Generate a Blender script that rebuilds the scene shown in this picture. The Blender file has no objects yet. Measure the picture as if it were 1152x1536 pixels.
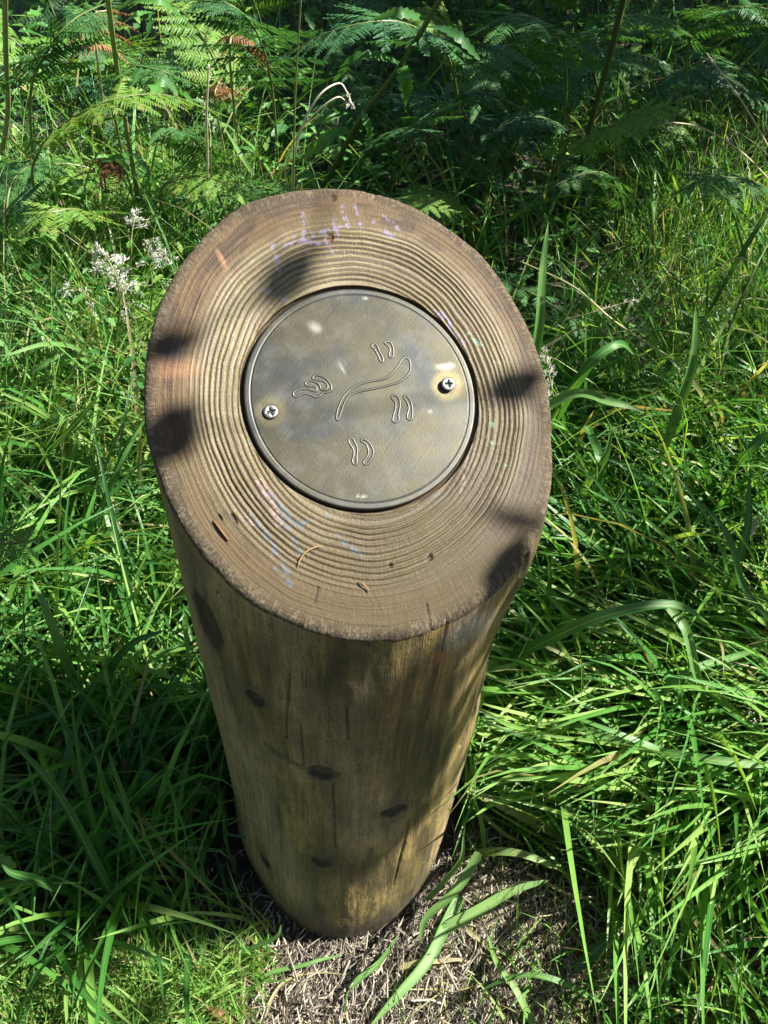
import bpy, math, random
import numpy as np
from mathutils import Matrix, Vector

rng = np.random.default_rng(7)
random.seed(7)
scene = bpy.context.scene
COL = scene.collection
R_ = math.radians

# ------------------------------------------------------------------ camera
CAM = np.array([-0.0246, -0.3962, 0.9329])
PITCH, YAW, ROLL = 0.7598, -0.1314, 0.0522
FPX = 1250.0
def _rot():
    cx, sx = math.cos(PITCH), math.sin(PITCH)
    cz, sz = math.cos(YAW), math.sin(YAW)
    cr, sr = math.cos(ROLL), math.sin(ROLL)
    Rx = np.array([[1, 0, 0], [0, cx, -sx], [0, sx, cx]])
    Rz = np.array([[cz, -sz, 0], [sz, cz, 0], [0, 0, 1]])
    Rr = np.array([[cr, -sr, 0], [sr, cr, 0], [0, 0, 1]])
    return Rz @ Rx @ Rr
MC = _rot()
cam_d = bpy.data.cameras.new('camera')
cam_d.sensor_fit = 'VERTICAL'
cam_d.sensor_height = 24.0
cam_d.lens = FPX / 1536 * 24.0
cam_d.clip_start = 0.01
cam_d.clip_end = 500
cam = bpy.data.objects.new('camera', cam_d)
M4 = Matrix([[*MC[i], CAM[i]] for i in range(3)] + [[0, 0, 0, 1]])
cam.matrix_world = M4
COL.objects.link(cam)
scene.camera = cam

# ------------------------------------------------------------------ light
SUN_EL, SUN_AZ = R_(50), R_(-4)      # azimuth measured from +x (right) towards +y (away)
LDIR = np.array([math.cos(SUN_AZ) * math.cos(SUN_EL), math.sin(SUN_AZ) * math.cos(SUN_EL), math.sin(SUN_EL)])
world = bpy.data.worlds.new('World')
scene.world = world
world.use_nodes = True
wn = world.node_tree.nodes
wl = world.node_tree.links
wn.clear()
sky = wn.new('ShaderNodeTexSky')
sky.sky_type = 'NISHITA'
sky.sun_disc = False
sky.sun_elevation = SUN_EL
sky.sun_rotation = math.pi / 2 - SUN_AZ
bg = wn.new('ShaderNodeBackground')
bg.inputs['Strength'].default_value = 0.05
wo = wn.new('ShaderNodeOutputWorld')
wl.new(sky.outputs[0], bg.inputs['Color'])
wl.new(bg.outputs[0], wo.inputs['Surface'])
sun_d = bpy.data.lights.new('sun', 'SUN')
sun_d.energy = 5.0
sun_d.angle = R_(0.53)
sun_d.color = (1.0, 0.95, 0.87)
sun = bpy.data.objects.new('sun', sun_d)
sun.rotation_euler = Vector(LDIR).to_track_quat('Z', 'Y').to_euler()
sun.location = (3, 1, 4)
COL.objects.link(sun)
scene.view_settings.view_transform = 'Standard'
scene.view_settings.look = 'None'
scene.view_settings.gamma = 1.0
scene.view_settings.use_curve_mapping = False
scene.view_settings.exposure = 1.8
scene.cycles.max_bounces = 8
scene.cycles.diffuse_bounces = 3
scene.cycles.transmission_bounces = 4
scene.cycles.transparent_max_bounces = 8

# ------------------------------------------------------------------ projections used for laying things out
def ray(px, py):
    d = MC @ np.array([(px - 576) / FPX, (768 - py) / FPX, -1.0])
    return d / np.linalg.norm(d)
def P(px, py, z):
    d = ray(px, py)
    return CAM + d * ((z - CAM[2]) / d[2])
def project(Q):
    c = (np.asarray(Q) - CAM) @ MC
    return np.stack([576 + FPX * c[..., 0] / -c[..., 2], 768 - FPX * c[..., 1] / -c[..., 2], -c[..., 2]], -1)
PH, SL, SA = 0.6066, 0.5393, 0.1978      # post height, slant of the cut, its azimuth
PR, PK = 0.125, 0.9422
LEAN = np.array([0.0139, 0.0157, 1.0])
FN = np.array([math.sin(SL) * math.sin(SA), -math.sin(SL) * math.cos(SA), math.cos(SL)])
FC = LEAN * PH
E1 = np.array([1.0, 0, 0]); E1 = E1 - FN * (E1 @ FN); E1 /= np.linalg.norm(E1)
E2 = np.cross(FN, E1)
RP = 0.0730
PC = FC + E1 * 0.0036 + E2 * 0.0018
def PF(px, py, lift=0.0):
    d = ray(px, py)
    return CAM + d * (((FC + FN * lift - CAM) @ FN) / (d @ FN))

# ------------------------------------------------------------------ numpy noise
_perm = rng.permutation(4096)
_val = rng.random(4096)
def vnoise(p):
    p = np.asarray(p, float)
    i = np.floor(p).astype(int); f = p - i
    f = f * f * (3 - 2 * f)
    def h(a, b, c):
        return _val[_perm[(_perm[(_perm[a & 4095] + b) & 4095] + c) & 4095]]
    x, y, z = i[..., 0], i[..., 1], i[..., 2]
    fx, fy, fz = f[..., 0], f[..., 1], f[..., 2]
    def L(a, b, t): return a + (b - a) * t
    return L(L(L(h(x, y, z), h(x + 1, y, z), fx), L(h(x, y + 1, z), h(x + 1, y + 1, z), fx), fy),
             L(L(h(x, y, z + 1), h(x + 1, y, z + 1), fx), L(h(x, y + 1, z + 1), h(x + 1, y + 1, z + 1), fx), fy), fz)
def fbm(p, o=4):
    s = 0; a = 0.5; t = 0; p = np.asarray(p, float)
    for k in range(o):
        s = s + a * vnoise(p + 17.3 * k); t += a; a *= 0.5; p = p * 2.03
    return s / t
def n3(x, y, z=0.0, o=4):
    x, y, z = np.broadcast_arrays(x, y, z)
    return fbm(np.stack([x, y, z], -1), o)
def sst(a, b, x):
    t = np.clip((x - a) / (b - a), 0, 1)
    return t * t * (3 - 2 * t)
def unit(v):
    v = np.asarray(v, float)
    return v / (np.linalg.norm(v, axis=-1, keepdims=True) + 1e-12)

# ------------------------------------------------------------------ mesh helpers
def make_mesh(name, V, F, mat=None, smooth=True, uv=None, attrs=None, cols=None):
    """V (n,3), F (m,k) index array with -1 padding allowed (or list of such arrays)."""
    me = bpy.data.meshes.new(name)
    V = np.ascontiguousarray(V, dtype=np.float32)
    Fs = F if isinstance(F, list) else [F]
    loops = []; starts = []; tot = []
    pos = 0
    for A in Fs:
        A = np.asarray(A)
        if len(A) == 0: continue
        k = A.shape[1]
        loops.append(A.reshape(-1)); starts.append(pos + np.arange(len(A)) * k); tot.append(np.full(len(A), k))
        pos += A.size
    loops = np.concatenate(loops).astype(np.int32); starts = np.concatenate(starts).astype(np.int32); tot = np.concatenate(tot).astype(np.int32)
    me.vertices.add(len(V)); me.vertices.foreach_set('co', V.reshape(-1))
    me.loops.add(len(loops)); me.loops.foreach_set('vertex_index', loops)
    me.polygons.add(len(starts)); me.polygons.foreach_set('loop_start', starts); me.polygons.foreach_set('loop_total', tot)
    me.polygons.foreach_set('use_smooth', np.full(len(starts), smooth, dtype=bool))
    if uv is not None:
        l = me.uv_layers.new(name='UVMap')
        l.data.foreach_set('uv', np.ascontiguousarray(np.asarray(uv, dtype=np.float32)[loops]).reshape(-1))
    for n, a in (attrs or {}).items():
        at = me.attributes.new(n, 'FLOAT', 'POINT'); at.data.foreach_set('value', np.asarray(a, dtype=np.float32))
    for n, a in (cols or {}).items():
        at = me.attributes.new(n, 'FLOAT_COLOR', 'POINT')
        c = np.ones((len(V), 4), np.float32); c[:, :3] = a
        at.data.foreach_set('color', c.reshape(-1))
    me.update(calc_edges=True)
    me.validate(clean_customdata=False)
    if mat: me.materials.append(mat)
    return me
def link(name, me, parent=None, **props):
    o = bpy.data.objects.new(name, me)
    COL.objects.link(o)
    if parent is not None: o.parent = parent
    for k, v in props.items():
        if v is not None: o[k] = v
    return o
def thing(name, label, cat, loc=(0, 0, 0), group=None):
    o = bpy.data.objects.new(name, None); o.empty_display_size = 0.02
    COL.objects.link(o); o.location = loc
    o['label'] = label; o['category'] = cat
    if group: o['group'] = group
    return o
class MB:
    def __init__(s): s.V = []; s.F4 = []; s.F3 = []; s.U = []; s.T = []; s.n = 0
    def add(s, V, F4=None, F3=None, uv=None, tint=0.5):
        V = np.asarray(V, float)
        s.V.append(V)
        if F4 is not None and len(F4): s.F4.append(np.asarray(F4) + s.n)
        if F3 is not None and len(F3): s.F3.append(np.asarray(F3) + s.n)
        s.U.append(np.zeros((len(V), 2)) if uv is None else uv)
        s.T.append(np.broadcast_to(tint, (len(V),)))
        s.n += len(V)
    def mesh(s, name, mat, smooth=True):
        Fs = []
        if s.F4: Fs.append(np.concatenate(s.F4))
        if s.F3: Fs.append(np.concatenate(s.F3))
        return make_mesh(name, np.concatenate(s.V), Fs, mat, smooth, np.concatenate(s.U), {'tint': np.concatenate(s.T)})
    def build(s, name, mat, parent=None, smooth=True, loc=None, **props):
        if loc is not None: s.V = [v - np.asarray(loc) for v in s.V]
        o = link(name, s.mesh(name, mat, smooth), parent, **props)
        if loc is not None and parent is None: o.location = loc
        return o
def crs(pts, n):
    pts = np.asarray(pts, float)
    if len(pts) == 2:
        return pts[0] + (pts[1] - pts[0]) * np.linspace(0, 1, n)[:, None]
    Q = np.vstack([2 * pts[0] - pts[1], pts, 2 * pts[-1] - pts[-2]])
    m = len(pts) - 1
    t = np.linspace(0, m - 1e-9, n); i = t.astype(int); f = (t - i)[:, None]
    a, b, c, d = Q[i], Q[i + 1], Q[i + 2], Q[i + 3]
    return 0.5 * (2 * b + (c - a) * f + (2 * a - 5 * b + 4 * c - d) * f * f + (3 * b - a - 3 * c + d) * f ** 3)
def frame(path, up):
    T = unit(np.gradient(path, axis=0))
    up = np.broadcast_to(np.asarray(up, float), path.shape)
    S = unit(np.cross(T, up))
    N = np.cross(S, T)
    return T, S, N
def tube(mb, path, rad, k=6, tint=0.5, cap=True):
    path = np.asarray(path, float); n = len(path)
    rad = np.broadcast_to(rad, (n,))
    T, S, N = frame(path, (0.13, 0.21, 0.97) if abs(unit(path[-1] - path[0])[2]) < 0.9 else (0.9, 0.3, 0.1))
    a = np.linspace(0, 2 * np.pi, k, endpoint=False)
    V = path[:, None] + rad[:, None, None] * (np.cos(a)[None, :, None] * S[:, None] + np.sin(a)[None, :, None] * N[:, None])
    V = V.reshape(-1, 3)
    i = np.arange(n - 1)[:, None] * k; j = np.arange(k)[None]; j2 = (j + 1) % k
    F = np.stack([i + j, i + j2, i + k + j2, i + k + j], -1).reshape(-1, 4)
    uv = np.stack([np.tile(a / (2 * np.pi), n), np.repeat(np.linspace(0, 1, n), k)], -1)
    F3 = None
    if cap:
        V = np.vstack([V, path[0], path[-1]]); uv = np.vstack([uv, [0, 0], [0, 1]])
        c0, c1 = n * k, n * k + 1
        j = np.arange(k); j2 = (j + 1) % k
        F3 = np.vstack([np.stack([np.full(k, c0), j2, j], -1), np.stack([np.full(k, c1), (n - 1) * k + j, (n - 1) * k + j2], -1)])
    mb.add(V, F, F3, uv, tint)
def ribbon(mb, path, width, up, fold=0.18, tint=0.5, twist=0.0):
    """blade with a folded midrib, 3 verts across"""
    n = len(path)
    T, S, N = frame(path, up)
    tw = np.linspace(0, twist, n)[:, None]
    S2 = S * np.cos(tw) + N * np.sin(tw); N2 = N * np.cos(tw) - S * np.sin(tw)
    w = np.asarray(width)[:, None] / 2
    L = path - S2 * w + N2 * w * fold * 2; C = path.copy(); Rr = path + S2 * w + N2 * w * fold * 2
    V = np.stack([L, C, Rr], 1).reshape(-1, 3)
    i = np.arange(n - 1) * 3
    F = np.concatenate([np.stack([i, i + 1, i + 4, i + 3], -1), np.stack([i + 1, i + 2, i + 5, i + 4], -1)])
    uv = np.stack([np.tile([0, .5, 1.], n), np.repeat(np.linspace(0, 1, n), 3)], -1)
    mb.add(V, F, None, uv, tint)

# ------------------------------------------------------------------ materials
def new_mat(name):
    m = bpy.data.materials.new(name); m.use_nodes = True
    nt = m.node_tree; nt.nodes.clear()
    return m, nt
class NT:
    def __init__(s, nt): s.nt = nt
    def n(s, t, **kw):
        x = s.nt.nodes.new('ShaderNode' + t)
        for k, v in kw.items():
            if k == 'op': x.operation = v
            elif hasattr(x, k) and k not in x.inputs: setattr(x, k, v)
            else: s.set(x, k, v)
        return x
    def set(s, x, k, v):
        inp = x.inputs[k]
        if isinstance(v, bpy.types.NodeSocket): s.nt.links.new(v, inp)
        else: inp.default_value = v
    def math(s, op, a, b=0.0, c=None):
        x = s.nt.nodes.new('ShaderNodeMath'); x.operation = op
        s.set(x, 0, a); s.set(x, 1, b)
        if c is not None: s.set(x, 2, c)
        return x.outputs[0]
    def ramp(s, fac, stops):
        x = s.nt.nodes.new('ShaderNodeValToRGB'); s.set(x, 'Fac', fac)
        e = x.color_ramp.elements
        while len(e) < len(stops): e.new(0.5)
        for k, (p, c) in enumerate(stops):
            e[k].position = p; e[k].color = (*c, 1) if len(c) == 3 else c
        return x.outputs[0]
    def mix(s, f, a, b, mode='MIX'):
        x = s.nt.nodes.new('ShaderNodeMix'); x.data_type = 'RGBA'; x.blend_type = mode
        s.set(x, 0, f)
        for i, v in ((6, a), (7, b)):
            if isinstance(v, bpy.types.NodeSocket): s.nt.links.new(v, x.inputs[i])
            else: x.inputs[i].default_value = (*v, 1)
        return x.outputs[2]
    def noise(s, vec, scale, detail=3, rough=0.5):
        x = s.nt.nodes.new('ShaderNodeTexNoise')
        if vec is not None: s.set(x, 'Vector', vec)
        x.inputs['Scale'].default_value = scale; x.inputs['Detail'].default_value = detail; x.inputs['Roughness'].default_value = rough
        return x.outputs[0]
    def mapping(s, vec, sc):
        x = s.nt.nodes.new('ShaderNodeMapping'); s.set(x, 'Vector', vec); x.inputs['Scale'].default_value = sc
        return x.outputs[0]
    def bump(s, h, dist, strength=1.0, normal=None):
        x = s.nt.nodes.new('ShaderNodeBump'); s.set(x, 'Height', h)
        x.inputs['Distance'].default_value = dist; x.inputs['Strength'].default_value = strength
        if normal is not None: s.set(x, 'Normal', normal)
        return x.outputs[0]
    def out(s, sh):
        o = s.nt.nodes.new('ShaderNodeOutputMaterial'); s.nt.links.new(sh, o.inputs['Surface'])

def leaf_mat(name, stops, rough=0.38, trans=0.4, tcol=(1.25, 1.15, 0.45), spec=0.5, vein=0.35, sheen_noise=60):
    """stops: ramp over the per-leaf 'tint' attribute."""
    m, nt = new_mat(name); t = NT(nt)
    at = t.n('Attribute', attribute_name='tint')
    tc = t.n('TexCoord'); uv = tc.outputs['UV']
    ns = t.noise(tc.outputs['Object'], sheen_noise, 2)
    f = t.math('ADD', at.outputs['Fac'], t.math('MULTIPLY', t.math('SUBTRACT', ns, 0.5), 0.22))
    col = t.ramp(f, stops)
    sep = t.n('SeparateXYZ', Vector=uv)
    # parallel veins across the blade
    v = t.math('ABSOLUTE', t.math('SINE', t.math('MULTIPLY', sep.outputs[0], 28.0)))
    mid = t.math('LESS_THAN', t.math('ABSOLUTE', t.math('SUBTRACT', sep.outputs[0], 0.5)), 0.06)
    vv = t.math('MULTIPLY', v, vein)
    col = t.mix(t.math('MULTIPLY', vv, 0.5), col, (0.02, 0.05, 0.01), 'MIX')
    col = t.mix(t.math('MULTIPLY', mid, vein), col, (0.22, 0.3, 0.1))
    bp = t.bump(v, 0.0003, 0.5)
    p = t.n('BsdfPrincipled')
    t.set(p, 'Base Color', col); t.set(p, 'Roughness', rough); t.set(p, 'Specular IOR Level', spec); t.set(p, 'Normal', bp)
    tr = t.n('BsdfTranslucent')
    t.set(tr, 'Color', t.mix(1.0, col, tcol, 'MULTIPLY'))
    mx = t.n('MixShader'); t.set(mx, 0, trans); t.set(mx, 1, p.outputs[0]); t.set(mx, 2, tr.outputs[0])
    t.out(mx.outputs[0])
    return m
M_GRASS = leaf_mat('grass_green', [(0.0, (0.035, 0.13, 0.03)), (0.35, (0.075, 0.26, 0.045)), (0.62, (0.21, 0.42, 0.085)), (0.8, (0.34, 0.5, 0.15)), (0.9, (0.34, 0.3, 0.13)), (1.0, (0.5, 0.42, 0.27))], rough=0.27, trans=0.45, spec=0.6)
M_LONG = leaf_mat('long_grass_leaf', [(0.0, (0.03, 0.11, 0.035)), (0.35, (0.06, 0.2, 0.04)), (0.62, (0.16, 0.32, 0.09)), (0.8, (0.26, 0.38, 0.12)), (0.9, (0.34, 0.3, 0.13)), (1.0, (0.5, 0.42, 0.27))], rough=0.4, trans=0.38, spec=0.45, vein=0.7, sheen_noise=45)
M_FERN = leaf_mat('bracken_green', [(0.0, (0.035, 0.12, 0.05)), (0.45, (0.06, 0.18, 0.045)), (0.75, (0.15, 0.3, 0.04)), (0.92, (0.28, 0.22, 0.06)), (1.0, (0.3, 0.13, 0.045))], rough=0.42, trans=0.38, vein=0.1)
M_HERB = leaf_mat('herb_green', [(0.0, (0.035, 0.13, 0.035)), (0.6, (0.08, 0.23, 0.04)), (1.0, (0.18, 0.32, 0.06))], rough=0.4, trans=0.38, vein=0.12)
M_STALK = leaf_mat('stalk_green', [(0.0, (0.05, 0.055, 0.02)), (0.35, (0.08, 0.12, 0.03)), (0.6, (0.17, 0.21, 0.05)), (0.85, (0.45, 0.38, 0.22)), (1.0, (0.72, 0.68, 0.56))], rough=0.4, trans=0.12, vein=0.2)
M_SEED = leaf_mat('seed_silver', [(0.0, (0.3, 0.31, 0.22)), (0.5, (0.5, 0.51, 0.43)), (1.0, (0.72, 0.74, 0.69))], rough=0.35, trans=0.35, tcol=(1, 1, 0.95), vein=0.1)
M_DRY = leaf_mat('dry_leaf', [(0.0, (0.12, 0.05, 0.02)), (0.5, (0.26, 0.12, 0.045)), (1.0, (0.42, 0.27, 0.12))], rough=0.6, trans=0.3, tcol=(1.2, 0.9, 0.5), vein=0.2)
M_CANOPY = leaf_mat('tree_leaf', [(0.0, (0.04, 0.09, 0.02)), (1.0, (0.09, 0.17, 0.03))], rough=0.45, trans=0.3, vein=0.1)

def bark_mat():
    m, nt = new_mat('tree_bark'); t = NT(nt)
    tc = t.n('TexCoord')
    n1 = t.noise(t.mapping(tc.outputs['Object'], (30, 30, 6)), 1.0, 5)
    col = t.ramp(n1, [(0.3, (0.05, 0.04, 0.03)), (0.7, (0.17, 0.14, 0.11))])
    p = t.n('BsdfPrincipled'); t.set(p, 'Base Color', col); t.set(p, 'Roughness', 0.9); t.set(p, 'Normal', t.bump(n1, 0.01))
    t.out(p.outputs[0]); return m
M_BARK = bark_mat()

def soil_mat():
    m, nt = new_mat('dark_soil'); t = NT(nt)
    tc = t.n('TexCoord'); ob = tc.outputs['Object']
    n1 = t.noise(ob, 90, 6, 0.65); n2 = t.noise(ob, 9, 4); n4 = t.noise(ob, 420, 3)
    f = t.math('ADD', t.math('MULTIPLY', n1, 0.6), t.math('MULTIPLY', n2, 0.4))
    col = t.ramp(f, [(0.32, (0.012, 0.009, 0.006)), (0.5, (0.042, 0.032, 0.022)), (0.68, (0.1, 0.08, 0.058)), (0.85, (0.19, 0.16, 0.12))])
    p = t.n('BsdfPrincipled'); t.set(p, 'Base Color', col); t.set(p, 'Roughness', 0.6)
    b1 = t.bump(n1, 0.006); t.set(p, 'Normal', t.bump(n4, 0.0015, 1.0, b1))
    t.out(p.outputs[0]); return m
M_SOIL = soil_mat()

def litter_mat():
    m, nt = new_mat('bark_litter_fibre'); t = NT(nt)
    at = t.n('Attribute', attribute_name='tint')
    tc = t.n('TexCoord')
    n1 = t.noise(tc.outputs['Object'], 700, 3)
    f = t.math('ADD', at.outputs['Fac'], t.math('MULTIPLY', t.math('SUBTRACT', n1, 0.5), 0.4))
    col = t.ramp(f, [(0.0, (0.012, 0.009, 0.006)), (0.25, (0.08, 0.066, 0.05)), (0.5, (0.26, 0.23, 0.19)), (0.8, (0.42, 0.37, 0.29)), (1.0, (0.55, 0.47, 0.3))])
    p = t.n('BsdfPrincipled'); t.set(p, 'Base Color', col); t.set(p, 'Roughness', 0.42); t.set(p, 'Normal', t.bump(n1, 0.0006))
    t.out(p.outputs[0]); return m
M_LITTER = litter_mat()

def face_mat():
    m, nt = new_mat('polished_end_grain'); t = NT(nt)
    at = t.n('Attribute', attribute_name='Col')
    tc = t.n('TexCoord'); uv = tc.outputs['UV']; ob = tc.outputs['Object']
    ring = t.noise(t.mapping(uv, (25, 900, 1)), 1.0, 3, 0.6)       # fine growth lines running round
    rad = t.noise(t.mapping(uv, (900, 60, 1)), 1.0, 2, 0.5)        # rays running outwards
    gr = t.noise(ob, 900, 3, 0.7)
    saw = t.noise(t.mapping(t.n('VectorRotate', Vector=ob, Angle=R_(-28), rotation_type='Z_AXIS').outputs[0], (900, 45, 45)), 1.0, 2, 0.6)
    k = t.math('ADD', t.math('MULTIPLY', ring, 0.5), t.math('ADD', t.math('MULTIPLY', rad, 0.3), t.math('MULTIPLY', gr, 0.35)))
    k = t.math('ADD', k, t.math('MULTIPLY', t.math('SUBTRACT', saw, 0.5), 0.3))
    v = t.n('MapRange'); t.set(v, 0, k); t.set(v, 1, 0.36); t.set(v, 2, 0.82); t.set(v, 3, 0.6); t.set(v, 4, 1.35)
    hs = t.n('HueSaturation'); t.set(hs, 'Color', at.outputs['Color']); t.set(hs, 'Value', v.outputs[0])
    sp = t.ramp(t.noise(ob, 1500, 2, 0.5), [(0.72, (0, 0, 0)), (0.76, (1, 1, 1))])
    col = t.mix(t.math('MULTIPLY', sp, 0.6), hs.outputs[0], (0.5, 0.48, 0.42))
    p = t.n('BsdfPrincipled'); t.set(p, 'Base Color', col)
    rg = t.n('Attribute', attribute_name='rough')
    t.set(p, 'Roughness', t.math('ADD', rg.outputs['Fac'], t.math('MULTIPLY', t.math('SUBTRACT', gr, 0.5), 0.25)))
    t.set(p, 'Specular IOR Level', 0.28)
    b1 = t.bump(ring, 0.0006, 0.8); b2 = t.bump(rad, 0.0003, 0.6, b1); b3 = t.bump(gr, 0.0005, 0.7, b2)
    t.set(p, 'Normal', t.bump(saw, 0.0003, 0.6, b3))
    t.out(p.outputs[0]); return m
M_FACE = face_mat()

def body_mat():
    m, nt = new_mat('weathered_post_wood'); t = NT(nt)
    at = t.n('Attribute', attribute_name='Col')
    tc = t.n('TexCoord'); ob = tc.outputs['Object']
    st = t.noise(t.mapping(ob, (260, 260, 14)), 1.0, 4, 0.6)
    gr = t.noise(ob, 600, 4, 0.7)
    sp = t.noise(ob, 330, 2, 0.5)
    warp = t.n('VectorMath', op='ADD'); t.set(warp, 0, ob)
    wn_ = t.nt.nodes.new('ShaderNodeTexNoise'); t.set(wn_, 'Vector', ob); wn_.inputs['Scale'].default_value = 14; wn_.inputs['Detail'].default_value = 2
    sc_ = t.n('VectorMath', op='SCALE'); t.set(sc_, 0, wn_.outputs['Color']); sc_.inputs['Scale'].default_value = 0.02
    t.set(warp, 1, sc_.outputs[0])
    fi = t.noise(t.mapping(warp.outputs[0], (900, 900, 22)), 1.0, 3, 0.7)
    mo = t.noise(ob, 55, 5, 0.7)
    k = t.math('ADD', t.math('MULTIPLY', st, 0.3), t.math('ADD', t.math('MULTIPLY', gr, 0.25), t.math('ADD', t.math('MULTIPLY', fi, 0.25), t.math('MULTIPLY', mo, 0.2))))
    v = t.n('MapRange'); t.set(v, 0, k); t.set(v, 1, 0.4); t.set(v, 2, 0.6); t.set(v, 3, 0.35); t.set(v, 4, 1.6)
    hs = t.n('HueSaturation'); t.set(hs, 'Color', at.outputs['Color']); t.set(hs, 'Value', v.outputs[0])
    dark = t.ramp(sp, [(0.3, (1, 1, 1)), (0.34, (0, 0, 0))])
    col = t.mix(t.math('MULTIPLY', dark, 0.75), hs.outputs[0], (0.02, 0.015, 0.01))
    p = t.n('BsdfPrincipled'); t.set(p, 'Base Color', col); t.set(p, 'Roughness', 0.68)
    b = t.bump(st, 0.0012, 0.8); t.set(p, 'Normal', t.bump(fi, 0.0009, 0.9, t.bump(gr, 0.0008, 0.9, b)))
    t.out(p.outputs[0]); return m
M_BODY = body_mat()

def plate_mat():
    m, nt = new_mat('tarnished_metal'); t = NT(nt)
    at = t.n('Attribute', attribute_name='Col')
    tc = t.n('TexCoord'); ob = tc.outputs['Object']
    n1 = t.noise(ob, 28, 5, 0.6); n2 = t.noise(ob, 75, 5, 0.65); n3_ = t.noise(ob, 900, 3, 0.6)
    col = t.mix(t.ramp(n1, [(0.38, (0, 0, 0)), (0.66, (0.75, 0.75, 0.75))]), at.outputs['Color'], (0.06, 0.056, 0.038))
    col = t.mix(t.ramp(n2, [(0.5, (0, 0, 0)), (0.78, (0.6, 0.6, 0.6))]), col, (0.085, 0.087, 0.083))
    p = t.n('BsdfPrincipled'); t.set(p, 'Base Color', col); t.set(p, 'Metallic', 0.85)
    r = t.n('MapRange'); t.set(r, 0, n2); t.set(r, 1, 0.3); t.set(r, 2, 0.7); t.set(r, 3, 0.4); t.set(r, 4, 0.56)
    t.set(p, 'Roughness', r.outputs[0])
    sc = t.noise(t.mapping(t.n('VectorRotate', Vector=ob, Angle=R_(40), rotation_type='Z_AXIS').outputs[0], (1500, 40, 40)), 1.0, 2, 0.5)
    b = t.bump(n3_, 0.0002, 0.35); t.set(p, 'Normal', t.bump(sc, 0.00012, 0.35, b))
    t.out(p.outputs[0]); return m
M_PLATE = plate_mat()
def flat_mat(name, col, rough, metal=0.0):
    m, nt = new_mat(name); t = NT(nt)
    tc = t.n('TexCoord'); n1 = t.noise(tc.outputs['Object'], 700, 3)
    c = t.mix(n1, tuple(x * 0.7 for x in col), tuple(min(1, x * 1.25) for x in col))
    p = t.n('BsdfPrincipled'); t.set(p, 'Base Color', c); t.set(p, 'Roughness', rough); t.set(p, 'Metallic', metal); t.set(p, 'Normal', t.bump(n1, 0.0001))
    t.out(p.outputs[0]); return m
M_SCREW = flat_mat('screw_steel', (0.52, 0.48, 0.42), 0.3, 0.95)
M_SLOT = flat_mat('screw_recess_dark', (0.03, 0.026, 0.02), 0.6, 0.2)  # near-black colour for the driver recess
M_KNOT = flat_mat('knot_wood', (0.03, 0.022, 0.012), 0.6)
M_CRACK = flat_mat('crack_dark', (0.018, 0.012, 0.008), 0.9)
M_DEW = None

# ================================================================== GROUND
def ground_h(x, y):
    h = 0.012 * (n3(x * 3 + 5, y * 3, 0, 3) - 0.5) + 0.006 * (n3(x * 30, y * 30, 1, 4) - 0.5)
    return h
def build_ground():
    n = 420
    t = np.linspace(-1, 1, n)
    g = np.sinh(t * 6.2) / math.sinh(6.2) * 80
    X, Y = np.meshgrid(g + 0.15, g - 0.2, indexing='xy')
    Z = ground_h(X, Y)
    far = np.hypot(X, Y)
    Z = Z + sst(4, 60, far) * 0
    V = np.stack([X, Y, Z], -1).reshape(-1, 3)
    i = np.arange(n - 1)[:, None] * n + np.arange(n - 1)[None]
    F = np.stack([i, i + 1, i + n + 1, i + n], -1).reshape(-1, 4)
    o = link('ground', make_mesh('ground', V, F, M_SOIL), kind='structure')
build_ground()

# ================================================================== POST
post = thing('wooden_post', 'thick round wooden post with a slanted ringed top carrying a round metal plate', 'post', (0, 0, 0))
def hexpt(px, py): return np.array([px, py])
def axis_at(z): return LEAN * z
def rad_side(th, z):
    """radius of the log as function of angle and height"""
    w = z / PH
    r = 0.1095 + 0.0183 * np.clip(w, 0, 1.2)
    r = r * (1 + 0.012 * (n3(np.cos(th) * 1.3, np.sin(th) * 1.3, z * 4, 2) - 0.5) * 2)
    r = r + 0.0016 * (n3(np.cos(th) * 6, np.sin(th) * 6, z * 12, 3) - 0.5) * 2
    # right side draws in below the rim
    dr = np.angle(np.exp(1j * (th - R_(-22))))
    r = r - 0.0065 * np.exp(-(dr / 0.55) ** 2) * np.exp(-((z - 0.40) / 0.085) ** 2)
    r = r + 0.0045 * np.exp(-(dr / 0.5) ** 2) * np.exp(-((z - 0.52) / 0.04) ** 2)
    # low collar near the ground on the left
    dl = np.angle(np.exp(1j * (th - R_(195))))
    r = r + 0.004 * np.exp(-(dl / 0.6) ** 2) * np.exp(-((z - 0.08) / 0.05) ** 2)
    df = np.angle(np.exp(1j * (th + np.pi / 2)))
    r = r + 0.017 * np.exp(-(df / 0.75) ** 2) * sst(0.34, 0.0, z) - 0.002 * sst(0.05, 0.0, z)
    return r
KNOTS = []   # (px, py, ru, rv, tilt) found on the side by intersecting the camera ray
def side_hit(px, py):
    d = ray(px, py); z = None
    for it in range(60):
        pass
    # march
    ts = np.linspace(0.3, 1.2, 4000)
    Q = CAM + ts[:, None] * d
    A = Q - LEAN * Q[:, 2:3]
    th = np.arctan2(A[:, 1], A[:, 0]); rr = np.hypot(A[:, 0], A[:, 1])
    ins = (rr < rad_side(th, Q[:, 2])) & (((Q - FC) @ FN) < 0)
    k = int(np.argmax(ins))
    return Q[k], th[k], Q[k][2]
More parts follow.
